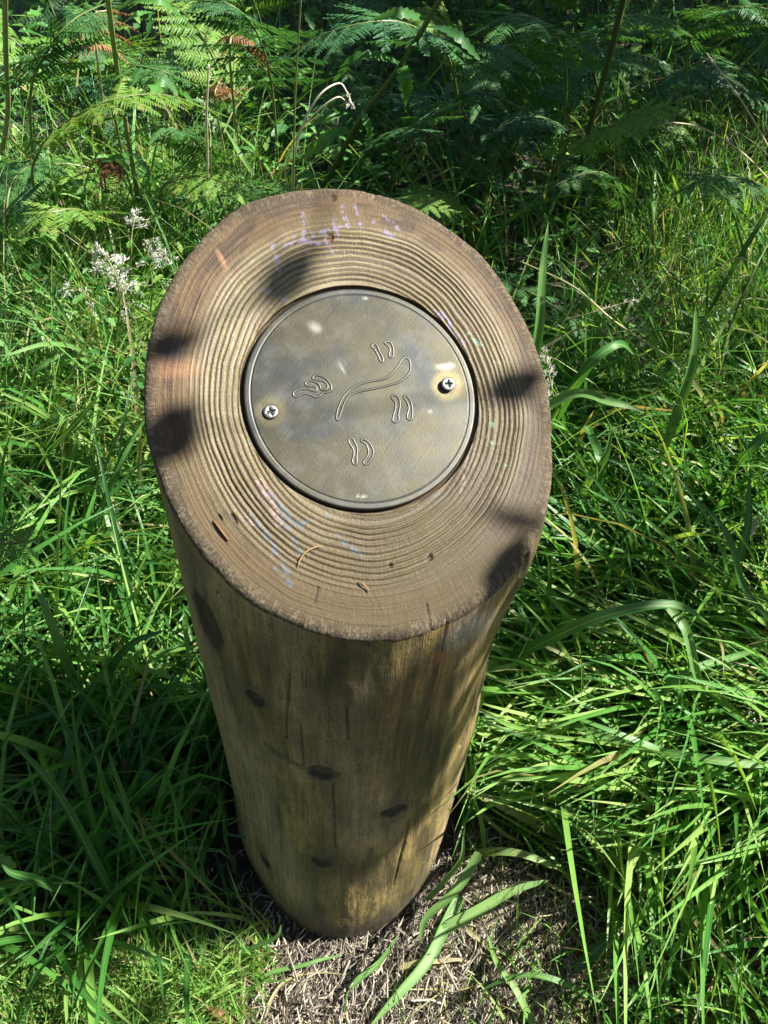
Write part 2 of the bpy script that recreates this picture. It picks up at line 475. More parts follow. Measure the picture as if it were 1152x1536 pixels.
for (px, py, a, b, tl) in ((311, 930, 0.0135, 0.024, 0.15), (383, 1047, 0.0075, 0.0095, 0.2), (482, 1158, 0.0095, 0.0105, 0.1),
                           (590, 1216, 0.0115, 0.0085, -0.1), (786, 846, 0.005, 0.009, 0.0), (481, 1292, 0.0085, 0.0095, 0.0), (398, 1290, 0.0075, 0.009, 0.3)):
    q, th, z = side_hit(px, py)
    KNOTS.append((th, z, a, b, tl))

def stamp(px_, py_, cx, cy, rx, ry, ang=0.0, soft=0.5):
    c, s = math.cos(ang), math.sin(ang)
    u = ((px_ - cx) * c + (py_ - cy) * s) / rx; v = (-(px_ - cx) * s + (py_ - cy) * c) / ry
    return sst(1.0 + soft, 1.0 - soft, np.sqrt(u * u + v * v))
def lerp(c, col, f): return c + (np.asarray(col) - c) * np.clip(f, 0, 1)[..., None]

def build_body():
    nt_, nz = 640, 480
    th = np.concatenate([np.linspace(-np.pi * 1.05, np.pi * .08, 500, endpoint=False), np.linspace(np.pi * .08, np.pi * .95, 140, endpoint=False)])
    # top height per angle: where side meets the cut plane minus the rounded edge
    ztop = np.full(nt_, PH)
    for it in range(12):
        r = rad_side(th, ztop)
        Q0 = np.stack([r * np.cos(th), r * np.sin(th), 0 * th], -1)
        ztop = ((FC - Q0) @ FN) / (LEAN @ FN)
    zt = ztop - 0.0055
    w = np.linspace(0, 1, nz)
    Z = -0.05 + (zt[None] + 0.05) * w[:, None]
    TH = np.broadcast_to(th[None], Z.shape)
    Rr = rad_side(TH, Z)
    dark = np.zeros(Z.shape); rim = np.zeros(Z.shape)
    for (kt, kz, a, b, tl) in KNOTS:
        du = np.angle(np.exp(1j * (TH - kt))) * PR; dz = Z - kz
        u = (du * math.cos(tl) + dz * math.sin(tl)) / a; v = (-du * math.sin(tl) + dz * math.cos(tl)) / b
        d = np.sqrt(u * u + v * v)
        Rr = Rr - 0.0026 * np.exp(-(d / 0.95) ** 4) + 0.0012 * np.exp(-((d - 1.25) / 0.3) ** 2)
        dark = np.maximum(dark, sst(1.22, 0.98, d + 0.25 * (n3(TH * 30, Z * 120, 3, 2) - .5)))
        rim = np.maximum(rim, np.exp(-((np.abs(u) + 0.3 * np.abs(v)) / 1.7) ** 4) * 0.55)
    V = np.stack([Rr * np.cos(TH) + LEAN[0] * Z, Rr * np.sin(TH) + LEAN[1] * Z, Z], -1)
    pp = project(V); X, Y = pp[..., 0], pp[..., 1]
    ct, st = np.cos(TH), np.sin(TH)
    # ---- albedo
    m1 = n3(ct * 2.2 + 3, st * 2.2, Z * 5, 4); m2 = n3(ct * 5 + 9, st * 5, Z * 9 + 4, 4); m3 = n3(ct * 14, st * 14, Z * 4, 3)
    m4 = n3(ct * 30, st * 30, Z * 70, 3)
    C = np.broadcast_to(np.array([0.19, 0.142, 0.045]), Z.shape + (3,)).copy()
    C = lerp(C, [0.14, 0.108, 0.026], sst(0.42, 0.56, m1) * 0.8)
    C = lerp(C, [0.225, 0.145, 0.055], sst(0.5, 0.6, m2) * 0.75)
    C = lerp(C, [0.03, 0.022, 0.007], sst(0.48, 0.6, n3(ct * 3.1 + 20, st * 3.1, Z * 7 + 9, 4)) * 0.85)
    C = lerp(C, [0.045, 0.032, 0.012], sst(0.52, 0.62, m3) * 0.6)
    C = lerp(C, [0.06, 0.048, 0.028], sst(0.6, 0.7, m4) * 0.5)
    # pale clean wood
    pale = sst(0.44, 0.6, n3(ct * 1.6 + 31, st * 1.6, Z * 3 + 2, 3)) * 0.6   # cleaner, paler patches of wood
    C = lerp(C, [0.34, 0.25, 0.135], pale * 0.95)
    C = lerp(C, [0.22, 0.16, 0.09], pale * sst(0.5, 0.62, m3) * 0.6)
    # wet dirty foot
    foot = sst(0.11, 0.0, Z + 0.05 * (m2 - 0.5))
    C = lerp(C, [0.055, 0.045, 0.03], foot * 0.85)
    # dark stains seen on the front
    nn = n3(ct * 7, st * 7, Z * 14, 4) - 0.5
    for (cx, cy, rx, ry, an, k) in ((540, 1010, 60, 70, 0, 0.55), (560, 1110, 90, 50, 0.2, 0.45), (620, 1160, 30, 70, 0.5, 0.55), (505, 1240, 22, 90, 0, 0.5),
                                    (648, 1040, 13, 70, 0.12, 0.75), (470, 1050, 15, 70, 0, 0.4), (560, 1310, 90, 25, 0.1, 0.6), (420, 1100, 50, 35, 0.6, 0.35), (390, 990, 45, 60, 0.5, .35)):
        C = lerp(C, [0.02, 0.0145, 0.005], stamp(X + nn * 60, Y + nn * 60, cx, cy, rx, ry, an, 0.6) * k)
    C = lerp(C, [0.33, 0.12, 0.045], stamp(X, Y, 660, 985, 10, 12, 0.3) * 0.8)
    C = lerp(C, [0.45, 0.41, 0.35], stamp(X + nn * 30, Y, 700, 945, 40, 14, -0.6, 0.7) * 0.55)
    C = lerp(C, [0.06, 0.045, 0.025], rim)
    C = lerp(C, [0.016, 0.011, 0.006], dark * 0.95)
    # curved scar arcing over the lower front
    ax = (X - 395) / 115.; yc = 1115 + 48 * (1 - (1 - np.clip(ax, 0, 1)) ** 2.0)
    sc = np.exp(-((Y - yc) / 3.5) ** 2) * ((ax > 0) & (ax < 1))
    C = lerp(C, [0.05, 0.035, 0.02], sc * 0.7)
    # hairline cracks with depth
    cr = np.zeros(Z.shape)
    for (x0, y0, x1, y1) in ((432, 1010, 429, 1108), (672, 930, 664, 978), (738, 1000, 690, 1120), (655, 1010, 640, 1080), (500, 1175, 505, 1270), (615, 1230, 590, 1330), (450, 1090, 455, 1150), (330, 1000, 352, 1060), (520, 1060, 523, 1110)):
        tt = (Y - y0) / (y1 - y0)
        xl = x0 + (x1 - x0) * tt + 2.0 * (m3 - .5) * 4
        cr = np.maximum(cr, np.exp(-((X - xl) / 1.6) ** 2) * ((tt > 0) & (tt < 1)))
    C = lerp(C, [0.03, 0.02, 0.012], cr * 0.6)
    nx = np.stack([ct, st, 0 * ct], -1)
    V = V - nx * (0.0012 * sc + 0.0015 * cr)[..., None] + nx * (0.0006 * (m4 - 0.5))[..., None]
    # underground cap not needed
    n = nt_
    i = np.arange(nz - 1)[:, None] * n; j = np.arange(n)[None]; j2 = (j + 1) % n
    F = np.stack([i + j, i + j2, i + n + j2, i + n + j], -1).reshape(-1, 4)
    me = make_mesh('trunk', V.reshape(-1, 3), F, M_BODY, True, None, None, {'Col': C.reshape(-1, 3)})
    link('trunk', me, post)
    return V[-1], th
edge_top, TH_EDGE = build_body()

def build_face():
    n = len(TH_EDGE)
    # ----- outer loop: project edge to plane coords
    e = edge_top - PC
    a1, a2 = e @ E1, e @ E2
    ang = np.arctan2(a2, a1); rad = np.hypot(a1, a2)
    o = np.argsort(np.unwrap(ang))
    sub = 2
    nn_ = n * sub
    A = np.linspace(0, 2 * np.pi, nn_, endpoint=False)
    order = np.argsort(ang)
    angs = np.concatenate([ang[order] - 2 * np.pi, ang[order], ang[order] + 2 * np.pi]); rads = np.tile(rad[order], 3)
    hs_ = np.tile((e @ FN)[order], 3)
    A_ = np.angle(np.exp(1j * A))
    RO = np.interp(A_, angs, rads); HO = np.interp(A_, angs, hs_)
    RI = RP + 0.0022 + 0.0004 * (n3(np.cos(A) * 9, np.sin(A) * 9, 3, 2) - 0.5)
    bev = 0.0065
    rows = []; kinds = []
    # recess floor and wall (from inside outwards)
    depth = 0.0052
    for rr_, hh in ((0.02, -depth), (RP - 0.012, -depth), (RP + 0.0015, -depth)):
        rows.append((np.full(nn_, rr_) if rr_ < RP else RI - 0.0001, np.full(nn_, hh))); kinds.append(0)
    for q in (0.4, 0.8):
        rows.append((RI, np.full(nn_, -depth + depth * q - 0.0004))); kinds.append(0)
    nr = 120
    for k in range(nr):
        s = k / (nr - 1)
        rr_ = RI + 0.0003 + (RO - bev - RI - 0.0003) * s
        rows.append((rr_, np.zeros(nn_))); kinds.append(1)
    for k in range(1, 15):
        q = k / 14 * math.pi / 2
        rr_ = RO - bev + bev * math.sin(q)
        hh = (HO) * (1 - math.cos(q)) ** 1.0
        rows.append((rr_ - (0.0 if k < 14 else 0), hh)); kinds.append(2)
    RR = np.array([r[0] for r in rows]); HH = np.array([r[1] for r in rows]); KK = np.array(kinds)[:, None] * np.ones(nn_)[None]
    AA = np.broadcast_to(A[None], RR.shape)
    V = PC + RR[..., None] * (np.cos(AA)[..., None] * E1 + np.sin(AA)[..., None] * E2)
    # growth-ring coordinate: distance from the pith (log axis), with wobble
    D = V - LEAN * V[..., 2:3]
    pith = np.array([0.004, 0.0, 0])
    lx, ly = D[..., 0] - pith[0], D[..., 1] - pith[1]
    la = np.arctan2(ly, lx); lr = np.hypot(lx, ly)
    outer = np.hypot(D[..., 0], D[..., 1]) / PR
    wob = 0.0042 * (n3(np.cos(la) * 1.3 + 4, np.sin(la) * 1.3, 0.3, 2) - 0.5) * 2 + 0.0011 * (n3(np.cos(la) * 5, np.sin(la) * 5, lr * 40, 2) - 0.5) * 2
    rc = lr + wob * sst(0.05, 0.09, lr)
    # ring pitch: tight near the plate, slightly wider at the top, faint outside
    # warp radial coordinate so ring widths vary year to year
    rw = rc + 0.0016 * (n3(rc * 260, 0.5, 0.5, 2) - 0.5) * 2
    rw = rw + 0.0034 * (n3(rc * 70 + 3, 0.2, 4.5, 2) - .5)
    ph = rw / 0.0033 * 2 * np.pi
    rid = 0.5 + 0.5 * np.cos(ph)
    gro = rid ** 1.5                                    # narrow dark latewood lines
    yr = n3(np.floor(rw / 0.0033) * 7.7 + 0.5, 3.3, 1.1, 1)
    amp = 1 - sst(0.095, 0.108, rc) * 0.72
    amp = amp * (0.35 + 1.05 * yr) * (0.45 + 1.0 * n3(np.cos(la) * 2, np.sin(la) * 2, rc * 30, 2))
    fine = n3(rw * 2200, la * 3, 0, 2) - 0.5
    H = (0.00085 * amp * gro - 0.0003 * amp) * (KK == 1) + 0.00012 * fine * (KK >= 1)
    # gentle scoop towards the recess
    H = H - 0.0012 * sst(0.012, 0.0, RR - RI) * (KK == 1)
    # fuzzy sawn rim
    fz = n3(AA * 160, RR * 900, 2, 2) - 0.5
    H = H + (0.0009 * fz) * (KK == 2) * (np.arange(len(rows))[:, None] < len(rows) - 1)
    V = V + FN * (HH + H)[..., None]
    # clamp final row to the body edge so there is no gap: push slightly inside the side
    V[-1] = V[-1] - unit(V[-1] - (LEAN * V[-1][:, 2:3])) * 0.0004 - np.array([0, 0, 0.001])
    # ------------------------------------------------ colour
    pp = project(V); X, Y = pp[..., 0], pp[..., 1]
    N1 = n3(V[..., 0] * 18, V[..., 1] * 18, 2, 4); N2 = n3(V[..., 0] * 60, V[..., 1] * 60, 5, 4); N3_ = n3(np.cos(la) * 4, np.sin(la) * 4, rc * 120, 3)
    pale = np.array([0.185, 0.155, 0.08])
    C = np.broadcast_to(pale, V.shape).copy()
    C = lerp(C, [0.11, 0.084, 0.032], sst(0.42, 0.58, N1) * 0.75)
    C = lerp(C, [0.15, 0.11, 0.078], sst(0.5, 0.65, N2) * 0.4)
    C = lerp(C, [0.04, 0.026, 0.02], gro * (0.3 + 0.7 * amp) * 0.85)
    # outer zone browner
    oz = sst(0.097, 0.112, rc)
    C = lerp(C, [0.075, 0.044, 0.017], oz * 0.92)
    C = lerp(C, [0.075, 0.058, 0.024], oz * sst(0.5, 0.62, N1) * 0.6)
    C = lerp(C, [0.024, 0.014, 0.008], oz * sst(0.5, 0.62, N3_) * 0.6)
    # lower right part darker and browner
    low_right = stamp(X, Y, 690, 800, 190, 190, 0, 0.8)
    C = lerp(C, [0.05, 0.037, 0.02], low_right * 0.85)
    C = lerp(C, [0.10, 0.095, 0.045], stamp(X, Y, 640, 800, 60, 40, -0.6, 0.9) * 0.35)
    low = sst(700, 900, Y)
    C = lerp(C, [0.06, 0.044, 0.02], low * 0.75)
    C = lerp(C, [0.05, 0.045, 0.06], stamp(X + 60 * (N2 - .5), Y, 262, 528, 20, 14, 0, 0.9) * 0.5)
    C = lerp(C, [0.30, 0.15, 0.08], stamp(X + 60 * (N2 - .5), Y, 258, 552, 40, 14, 0, 0.8) * 0.45)
    C = lerp(C, [0.28, 0.15, 0.08], stamp(X, Y, 332, 388, 3.5, 16, -0.5, 0.5) * 0.6)
    # crayon rubbings
    cray = n3(V[..., 0] * 500, V[..., 1] * 500, 8, 2)
    cm = sst(0.42, 0.56, cray)
    vio = np.array([0.19, 0.165, 0.27]); blu = np.array([0.07, 0.105, 0.15]); grn = np.array([0.15, 0.26, 0.17])
    def strokes(col, lst, k):
        nonlocal C
        for (x0, y0, x1, y1, w) in lst:
            dx, dy = x1 - x0, y1 - y0; L = math.hypot(dx, dy)
            u = ((X - x0) * dx + (Y - y0) * dy) / L; v = (-(X - x0) * dy + (Y - y0) * dx) / L + 8 * (N2 - .5)
            C = lerp(C, col, cm * sst(w * 1.3, w * 0.5, np.abs(v)) * ((u > 0) & (u < L)) * k)
    strokes(vio, [(512, 308, 526, 345, 3), (531, 305, 546, 352, 3), (498, 325, 510, 360, 2.5), (452, 318, 462, 385, 3.5), (409, 365, 420, 412, 4), (425, 370, 520, 335, 3), (440, 355, 500, 372, 3), (560, 330, 592, 360, 4), (575, 320, 600, 345, 3), (655, 462, 682, 490, 4), (660, 470, 700, 520, 3), (480, 345, 500, 380, 4), (395, 430, 430, 450, 3)], 0.6)
    strokes(blu, [(400, 740, 460, 800, 5), (395, 795, 440, 870, 5), (420, 775, 455, 830, 4), (375, 770, 400, 800, 5), (500, 800, 550, 840, 4), (430, 790, 500, 770, 3), (410, 850, 440, 880, 4), (368, 655, 382, 672, 3), (590, 690, 560, 760, 2), (640, 760, 660, 740, 2)], 0.5)
    strokes(grn, [(722, 634, 742, 638, 4), (728, 655, 745, 668, 3), (700, 500, 722, 520, 3), (745, 690, 762, 698, 2)], 0.7)
    strokes(np.array([0.3, 0.2, 0.22]), [(388, 718, 420, 790, 6), (350, 760, 380, 790, 4), (690, 740, 720, 620, 3)], 0.35)
    # small dark chips
    for (cx, cy, rx, ry, an) in ((495, 357, 5, 6, 0.3), (351, 778, 2.5, 9, -0.5), (330, 776, 1.8, 6, -0.6), (585, 848, 4, 3, 0), (645, 836, 4, 5, 0), (500, 297, 4, 4, 0)):
        f = stamp(X, Y, cx, cy, rx, ry, an, 0.4)
        C = lerp(C, [0.03, 0.018, 0.012], f * 0.9)
        V = V - FN * (0.0012 * f)[..., None]
    C = lerp(C, [0.17, 0.055, 0.02], stamp(X, Y, 496, 358, 4, 4, 0, 0.4) * 0.6)
    for (x0, y0, x1, y1) in ((640, 905, 648, 950), (560, 300, 566, 283), (478, 880, 472, 905)):
        dx, dy = x1 - x0, y1 - y0; L = math.hypot(dx, dy)
        u = ((X - x0) * dx + (Y - y0) * dy) / L; v_ = (-(X - x0) * dy + (Y - y0) * dx) / L + 5 * (N2 - .5)
        f = np.exp(-(v_ / 1.3) ** 2) * ((u > 0) & (u < L))
        C = lerp(C, [0.02, 0.013, 0.009], f * .8); V = V - FN * (0.0012 * f)[..., None]
    # furry dark rim
    rimf = sst(0.012, 0.004, RO[None] - RR) 
    fz2 = n3(AA * 190, RR * 500, 7, 3)
    C = lerp(C, [0.06, 0.048, 0.034], rimf * 0.65)
    C = lerp(C, [0.15, 0.125, 0.085], rimf * sst(0.52, 0.66, fz2) * 0.6)
    C = lerp(C, [0.07, 0.05, 0.03], (KK == 0) * 1.0)
    rough = 0.36 + 0.2 * oz + 0.12 * (N1 - .5) + 0.35 * rimf + 0.15 * low - 0.08 * gro * amp
    n = nn_
    i = np.arange(len(rows) - 1)[:, None] * n; j = np.arange(n)[None]; j2 = (j + 1) % n
    F = np.stack([i + j, i + j2, i + n + j2, i + n + j], -1)[:, :, ::-1].reshape(-1, 4)
    uv = np.stack([AA * 0.1, rc], -1).reshape(-1, 2)
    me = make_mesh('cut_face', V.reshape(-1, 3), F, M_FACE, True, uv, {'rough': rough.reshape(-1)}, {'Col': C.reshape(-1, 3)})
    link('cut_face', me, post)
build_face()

# ---- plate with raised tracks and screws, modelled in plate coordinates (E1,E2,FN)
def pl(a, b, h=0.0):
    a, b, h = np.broadcast_arrays(a, b, h)
    return PC + a[..., None] * E1 + b[..., None] * E2 + h[..., None] * FN
def plate_uv(px, py):
    q = PF(px, py, -0.001) - PC
    return q @ E1, q @ E2
HT = -0.0013
def build_plate():
    n = 256
    A = np.linspace(0, 2 * np.pi, n, endpoint=False)
    prof = [(RP, -0.0052), (RP, HT - 0.0007), (RP - 0.0004, HT - 0.0002), (RP - 0.0009, HT)]
    g = RP * 0.944
    prof += [(RP - 0.0014, HT), (RP * 0.97, HT), (g + 0.0009, HT), (g + 0.0004, HT), (g + 0.00014, HT - 0.00035), (g - 0.0002, HT - 0.00035), (g - 0.0005, HT), (g - 0.001, HT)]
    for r in np.linspace(g - 0.0015, 0.0, 60)[:-1]: prof.append((r, HT))
    V = []
    for (r, h) in prof:
        ww = 0.00008 * (n3(np.cos(A) * r * 60, np.sin(A) * r * 60, 0, 2) - 0.5)
        V.append(pl(r * np.cos(A), r * np.sin(A), h + ww * (h > HT - 0.0004)))
    V = np.array(V); m = len(prof)
    V = V.reshape(-1, 3)
    V = np.vstack([V, pl(0, 0, HT)])
    i = np.arange(m - 1)[:, None] * n; j = np.arange(n)[None]; j2 = (j + 1) % n
    F = np.stack([i + j, i + j2, i + n + j2, i + n + j], -1).reshape(-1, 4)
    jj = np.arange(n)
    F3 = np.stack([(m - 1) * n + jj, (m - 1) * n + (jj + 1) % n, np.full(n, m * n)], -1)
    pp = project(V); X, Y = pp[:, 0], pp[:, 1]
    N1 = n3(V[:, 0] * 40, V[:, 1] * 40, 3, 4); N2 = n3(V[:, 0] * 140, V[:, 1] * 140, 3, 3)
    C = np.broadcast_to(np.array([0.033, 0.036, 0.036]), V.shape).copy()
    C = lerp(C, [0.044, 0.040, 0.025], sst(0.42, 0.6, N1) * 0.7)
    for (cx, cy) in ((406, 618), (671, 578)):
        d = np.hypot(X - cx, Y - cy)
        C = lerp(C, [0.16, 0.135, 0.06], np.exp(-((d - 17) / 7) ** 2) * 0.5)
    rr_ = np.linalg.norm(V - PC, axis=1)
    C = lerp(C, [0.07, 0.074, 0.072], sst(RP * 0.935, RP * 0.95, rr_) * 0.4)
    C = lerp(C, [0.06, 0.06, 0.06], np.exp(-((rr_ - g) / 0.0004) ** 2) * 0.8)
    for (cx, cy, rx, ry, an) in ((472, 490, 9, 6, 0.5), (545, 745, 4, 2, 0), (535, 743, 2, 2, 0), (668, 549, 12, 4, -0.1), (514, 553, 2, 9, -0.5), (645, 617, 3, 2, 0), (548, 447, 3, 2, 0)):
        C = lerp(C, [0.4, 0.39, 0.35], stamp(X + 9 * (N2 - .5), Y + 9 * (N2 - .5), cx, cy, rx, ry, an, 0.8) * 0.4)
    me = make_mesh('plate', V, [F, F3], M_PLATE, True, None, None, {'Col': C})
    p = link('plate', me, post, label='round tarnished metal plate with outlined footprints and a curved tail line, set flush in the cut top')
    return p
plate = build_plate()
S_ = 2.88
def cp(lst): return [plate_uv(340 + x / S_, 400 + y / S_) for x, y in lst]
TRACKS = [
 [(475,660),(477,630),(490,590),(510,555),(535,530),(570,510),(620,495),(680,485),(715,460),(740,430),(755,405),(770,393),(788,400),(795,425),(790,455),(770,480),(740,500),(690,515),(620,530),(570,540),(530,558),(508,590),(492,635),(482,658)],
 [(627,340),(640,333),(652,345),(660,365),(675,395),(675,410),(665,408),(655,385),(640,358),(630,350)],
 [(682,330),(695,322),(712,332),(720,355),(720,385),(708,392),(702,380),(706,360),(698,342)],
 [(712,565),(722,555),(738,562),(748,580),(748,610),(742,640),(745,660),(730,672),(718,665),(722,640),(730,610),(728,585)],
 [(766,565),(775,558),(792,575),(802,610),(802,645),(795,660),(780,655),(782,635),(788,610),(780,585)],
 [(527,748),(540,740),(552,755),(565,785),(562,820),(562,850),(550,853),(543,838),(550,810),(545,785),(532,765)],
 [(580,752),(592,745),(615,760),(632,790),(630,820),(610,850),(595,853),(592,840),(610,815),(612,790),(600,765)],
 [(287,548),(300,535),(325,528),(355,530),(385,538),(388,522),(370,515),(350,515),(340,505),(350,494),(375,495),(400,510),(408,530),(430,530),(437,515),(420,495),(395,490),(372,485),(378,470),(400,470),(430,485),(450,510),(452,530),(435,542),(415,545),(400,560),(380,562),(355,550),(325,550),(298,563)],
]
def build_tracks():
    for k, T in enumerate(TRACKS):
        uvp = np.array(cp(T))
        m = len(uvp); q = np.vstack([uvp[-1:], uvp, uvp[:2]])
        N = m * 5
        t = np.arange(N) / 5.0; i = t.astype(int); f = (t - i)[:, None]
        a, b, c, d = q[i], q[i + 1], q[i + 2], q[(i + 3)]
        s = 0.5 * (2 * b + (c - a) * f + (2 * a - 5 * b + 4 * c - d) * f * f + (3 * b - a - 3 * c + d) * f ** 3)
        tg = unit(np.roll(s, -1, 0) - np.roll(s, 1, 0)); nrm = np.stack([-tg[:, 1], tg[:, 0]], -1)
        w = 0.00055
        prof = [(-1.7, -0.0001), (-0.7, 0.00035), (0, 0.0006), (0.7, 0.0004), (1.7, -0.0001)]
        V = []
        for (o_, h) in prof:
            pt = s + nrm * o_ * w
            V.append(pl(pt[:, 0], pt[:, 1], HT + h))
        V = np.array(V); K = len(prof)
        i = np.arange(K - 1)[:, None] * N; j = np.arange(N)[None]; j2 = (j + 1) % N
        F = np.stack([i + j, i + j2, i + N + j2, i + N + j], -1).reshape(-1, 4)
        V = V.reshape(-1, 3)
        C = np.broadcast_to(np.array([0.13, 0.13, 0.12]), V.shape).copy()
        C = lerp(C, [0.015, 0.014, 0.012], ((np.arange(len(V)) // N == 0) | (np.arange(len(V)) // N == K - 1)) * 0.8)
        me = make_mesh('raised_outline', V, F, M_PLATE, True, None, None, {'Col': C})
        link('raised_outline', me, plate)
build_tracks()
def build_screw(px, py, lift, tilt):
    a0, b0 = plate_uv(px, py)
    n = 48; A = np.linspace(0, 2 * np.pi, n, endpoint=False)
    r0 = 0.0045
    h0 = HT + lift
    prof = [(r0 * 0.8, HT - 0.0006), (r0 * 0.98, h0 + 0.0002), (r0, h0 + 0.0006), (r0 * 0.97, h0 + 0.0011), (r0 * 0.86, h0 + 0.0015), (r0 * 0.72, h0 + 0.0016)]
    V = [pl(a0 + r * np.cos(A), b0 + r * np.sin(A), h + (0 if k == 0 else 0)) for k, (r, h) in enumerate(prof)]
    # star-shaped driver recess
    def star(s): return r0 * s * (0.36 + 0.2 * np.cos(4 * (A - 0.5 * tilt)) + 0.05 * np.cos(8 * (A - 0.5 * tilt)))
    V.append(pl(a0 + star(1.15) * np.cos(A), b0 + star(1.15) * np.sin(A), h0 + 0.0015))
    V.append(pl(a0 + star(1.0) * np.cos(A), b0 + star(1.0) * np.sin(A), h0 + 0.0013))
    V = np.array(V).reshape(-1, 3); m = len(prof) + 2
    i = np.arange(m - 1)[:, None] * n; j = np.arange(n)[None]; j2 = (j + 1) % n
    F = np.stack([i + j, i + j2, i + n + j2, i + n + j], -1).reshape(-1, 4)
    s = link('screw', make_mesh('screw', V, F, M_SCREW), plate)
    W = np.vstack([pl(a0 + star(1.0) * np.cos(A), b0 + star(1.0) * np.sin(A), h0 + 0.0013), pl(a0 + star(.7) * np.cos(A), b0 + star(.7) * np.sin(A), h0 + 0.0003), pl(a0, b0, h0 + 0.0002)[None]])
    F1 = np.stack([j[0], j2[0], n + j2[0], n + j[0]], -1); F3 = np.stack([n + j[0], n + j2[0], np.full(n, 2 * n)], -1)
    if len(F1): mb = MB(); mb.add(W, F1, F3); me = mb.mesh('screw', M_SLOT)
    # join the recess as second material of the same screw mesh
    s2 = s.data
    allV = np.vstack([V, W]); off = len(V)
    me2 = make_mesh('screw', allV, [np.vstack([F, F1 + off]), F3 + off], M_SCREW)
    me2.materials.append(M_SLOT)
    mi = np.zeros(len(me2.polygons), np.int32); mi[len(F):] = 1
    me2.polygons.foreach_set('material_index', mi)
    s.data = me2
    return s
build_screw(406, 618, 0.0003, 0.7)['label'] = 'low seated screw at the left of the plate'
build_screw(671, 578, 0.0019, 0.2)['label'] = 'screw standing proud at the right of the plate'
def build_knot_parts():
    for (kt, kz, a, b, tl) in KNOTS:
        n = 28; A = np.linspace(0, 2 * np.pi, n, endpoint=False)
        rings = []
        for s, dep in ((0.92, -0.0034), (0.78, -0.0016), (0.62, -0.0024), (0.2, -0.0019)):
            wv = 1 + 0.1 * (n3(np.cos(A) * 2 + kz * 50, np.sin(A) * 2, s * 3, 2) - .5) * 2
            u = a * s * wv * np.cos(A); v = b * s * wv * np.sin(A)
            du = u * math.cos(tl) - v * math.sin(tl); dz = u * math.sin(tl) + v * math.cos(tl)
            T = kt + du / PR; Z = kz + dz
            r = rad_side(T, Z) + dep
            rings.append(np.stack([r * np.cos(T) + LEAN[0] * Z, r * np.sin(T) + LEAN[1] * Z, Z], -1))
        V = np.array(rings); c = V[-1].mean(0); V = np.vstack([V.reshape(-1, 3), c])
        i = np.arange(3)[:, None] * n; j = np.arange(n)[None]; j2 = (j + 1) % n
        F = np.stack([i + j, i + j2, i + n + j2, i + n + j], -1).reshape(-1, 4)
        F3 = np.stack([3 * n + j[0], 3 * n + j2[0], np.full(n, 4 * n)], -1)
        link('knot', make_mesh('knot', V, [F, F3], M_KNOT), post)
build_knot_parts()
#@@VEG@@
# ================================================================== VEGETATION
def lookup(grid, X, Y):
    g = np.array(grid, float); h, w = g.shape
    u = np.clip(X / 96.0 - 0.5, 0, w - 1.001); v = np.clip(Y / 96.0 - 0.5, 0, h - 1.001)
    i = u.astype(int); j = v.astype(int); fu = u - i; fv = v - j
    return (g[j, i] * (1 - fu) + g[j, i + 1] * fu) * (1 - fv) + (g[j + 1, i] * (1 - fu) + g[j + 1, i + 1] * fu) * fv
def rows(s): return [[int(c) / 9.0 for c in r.split()] for r in s.strip().split('\n')]
def in_poly(X, Y, poly):
    r = np.zeros(np.shape(X), bool); n = len(poly)
    for k in range(n):
        x0, y0 = poly[k]; x1, y1 = poly[(k + 1) % n]
        c = ((y0 > Y) != (y1 > Y)) & (X < (x1 - x0) * (Y - y0) / ((y1 - y0) + 1e-9) + x0)
        r ^= c
    return r
SOIL_PX = [(330, 1700), (345, 1500), (375, 1455), (430, 1430), (520, 1415), (600, 1390), (660, 1330), (690, 1290), (740, 1290), (800, 1320), (850, 1360), (880, 1430), (850, 1500), (860, 1600), (860, 1700)]
soil_w = np.array([P(x, y, 0.0)[:2] for x, y in SOIL_PX])
def inside_post(x, y, pad=0.006): return np.hypot(x, y) < 0.111 + pad

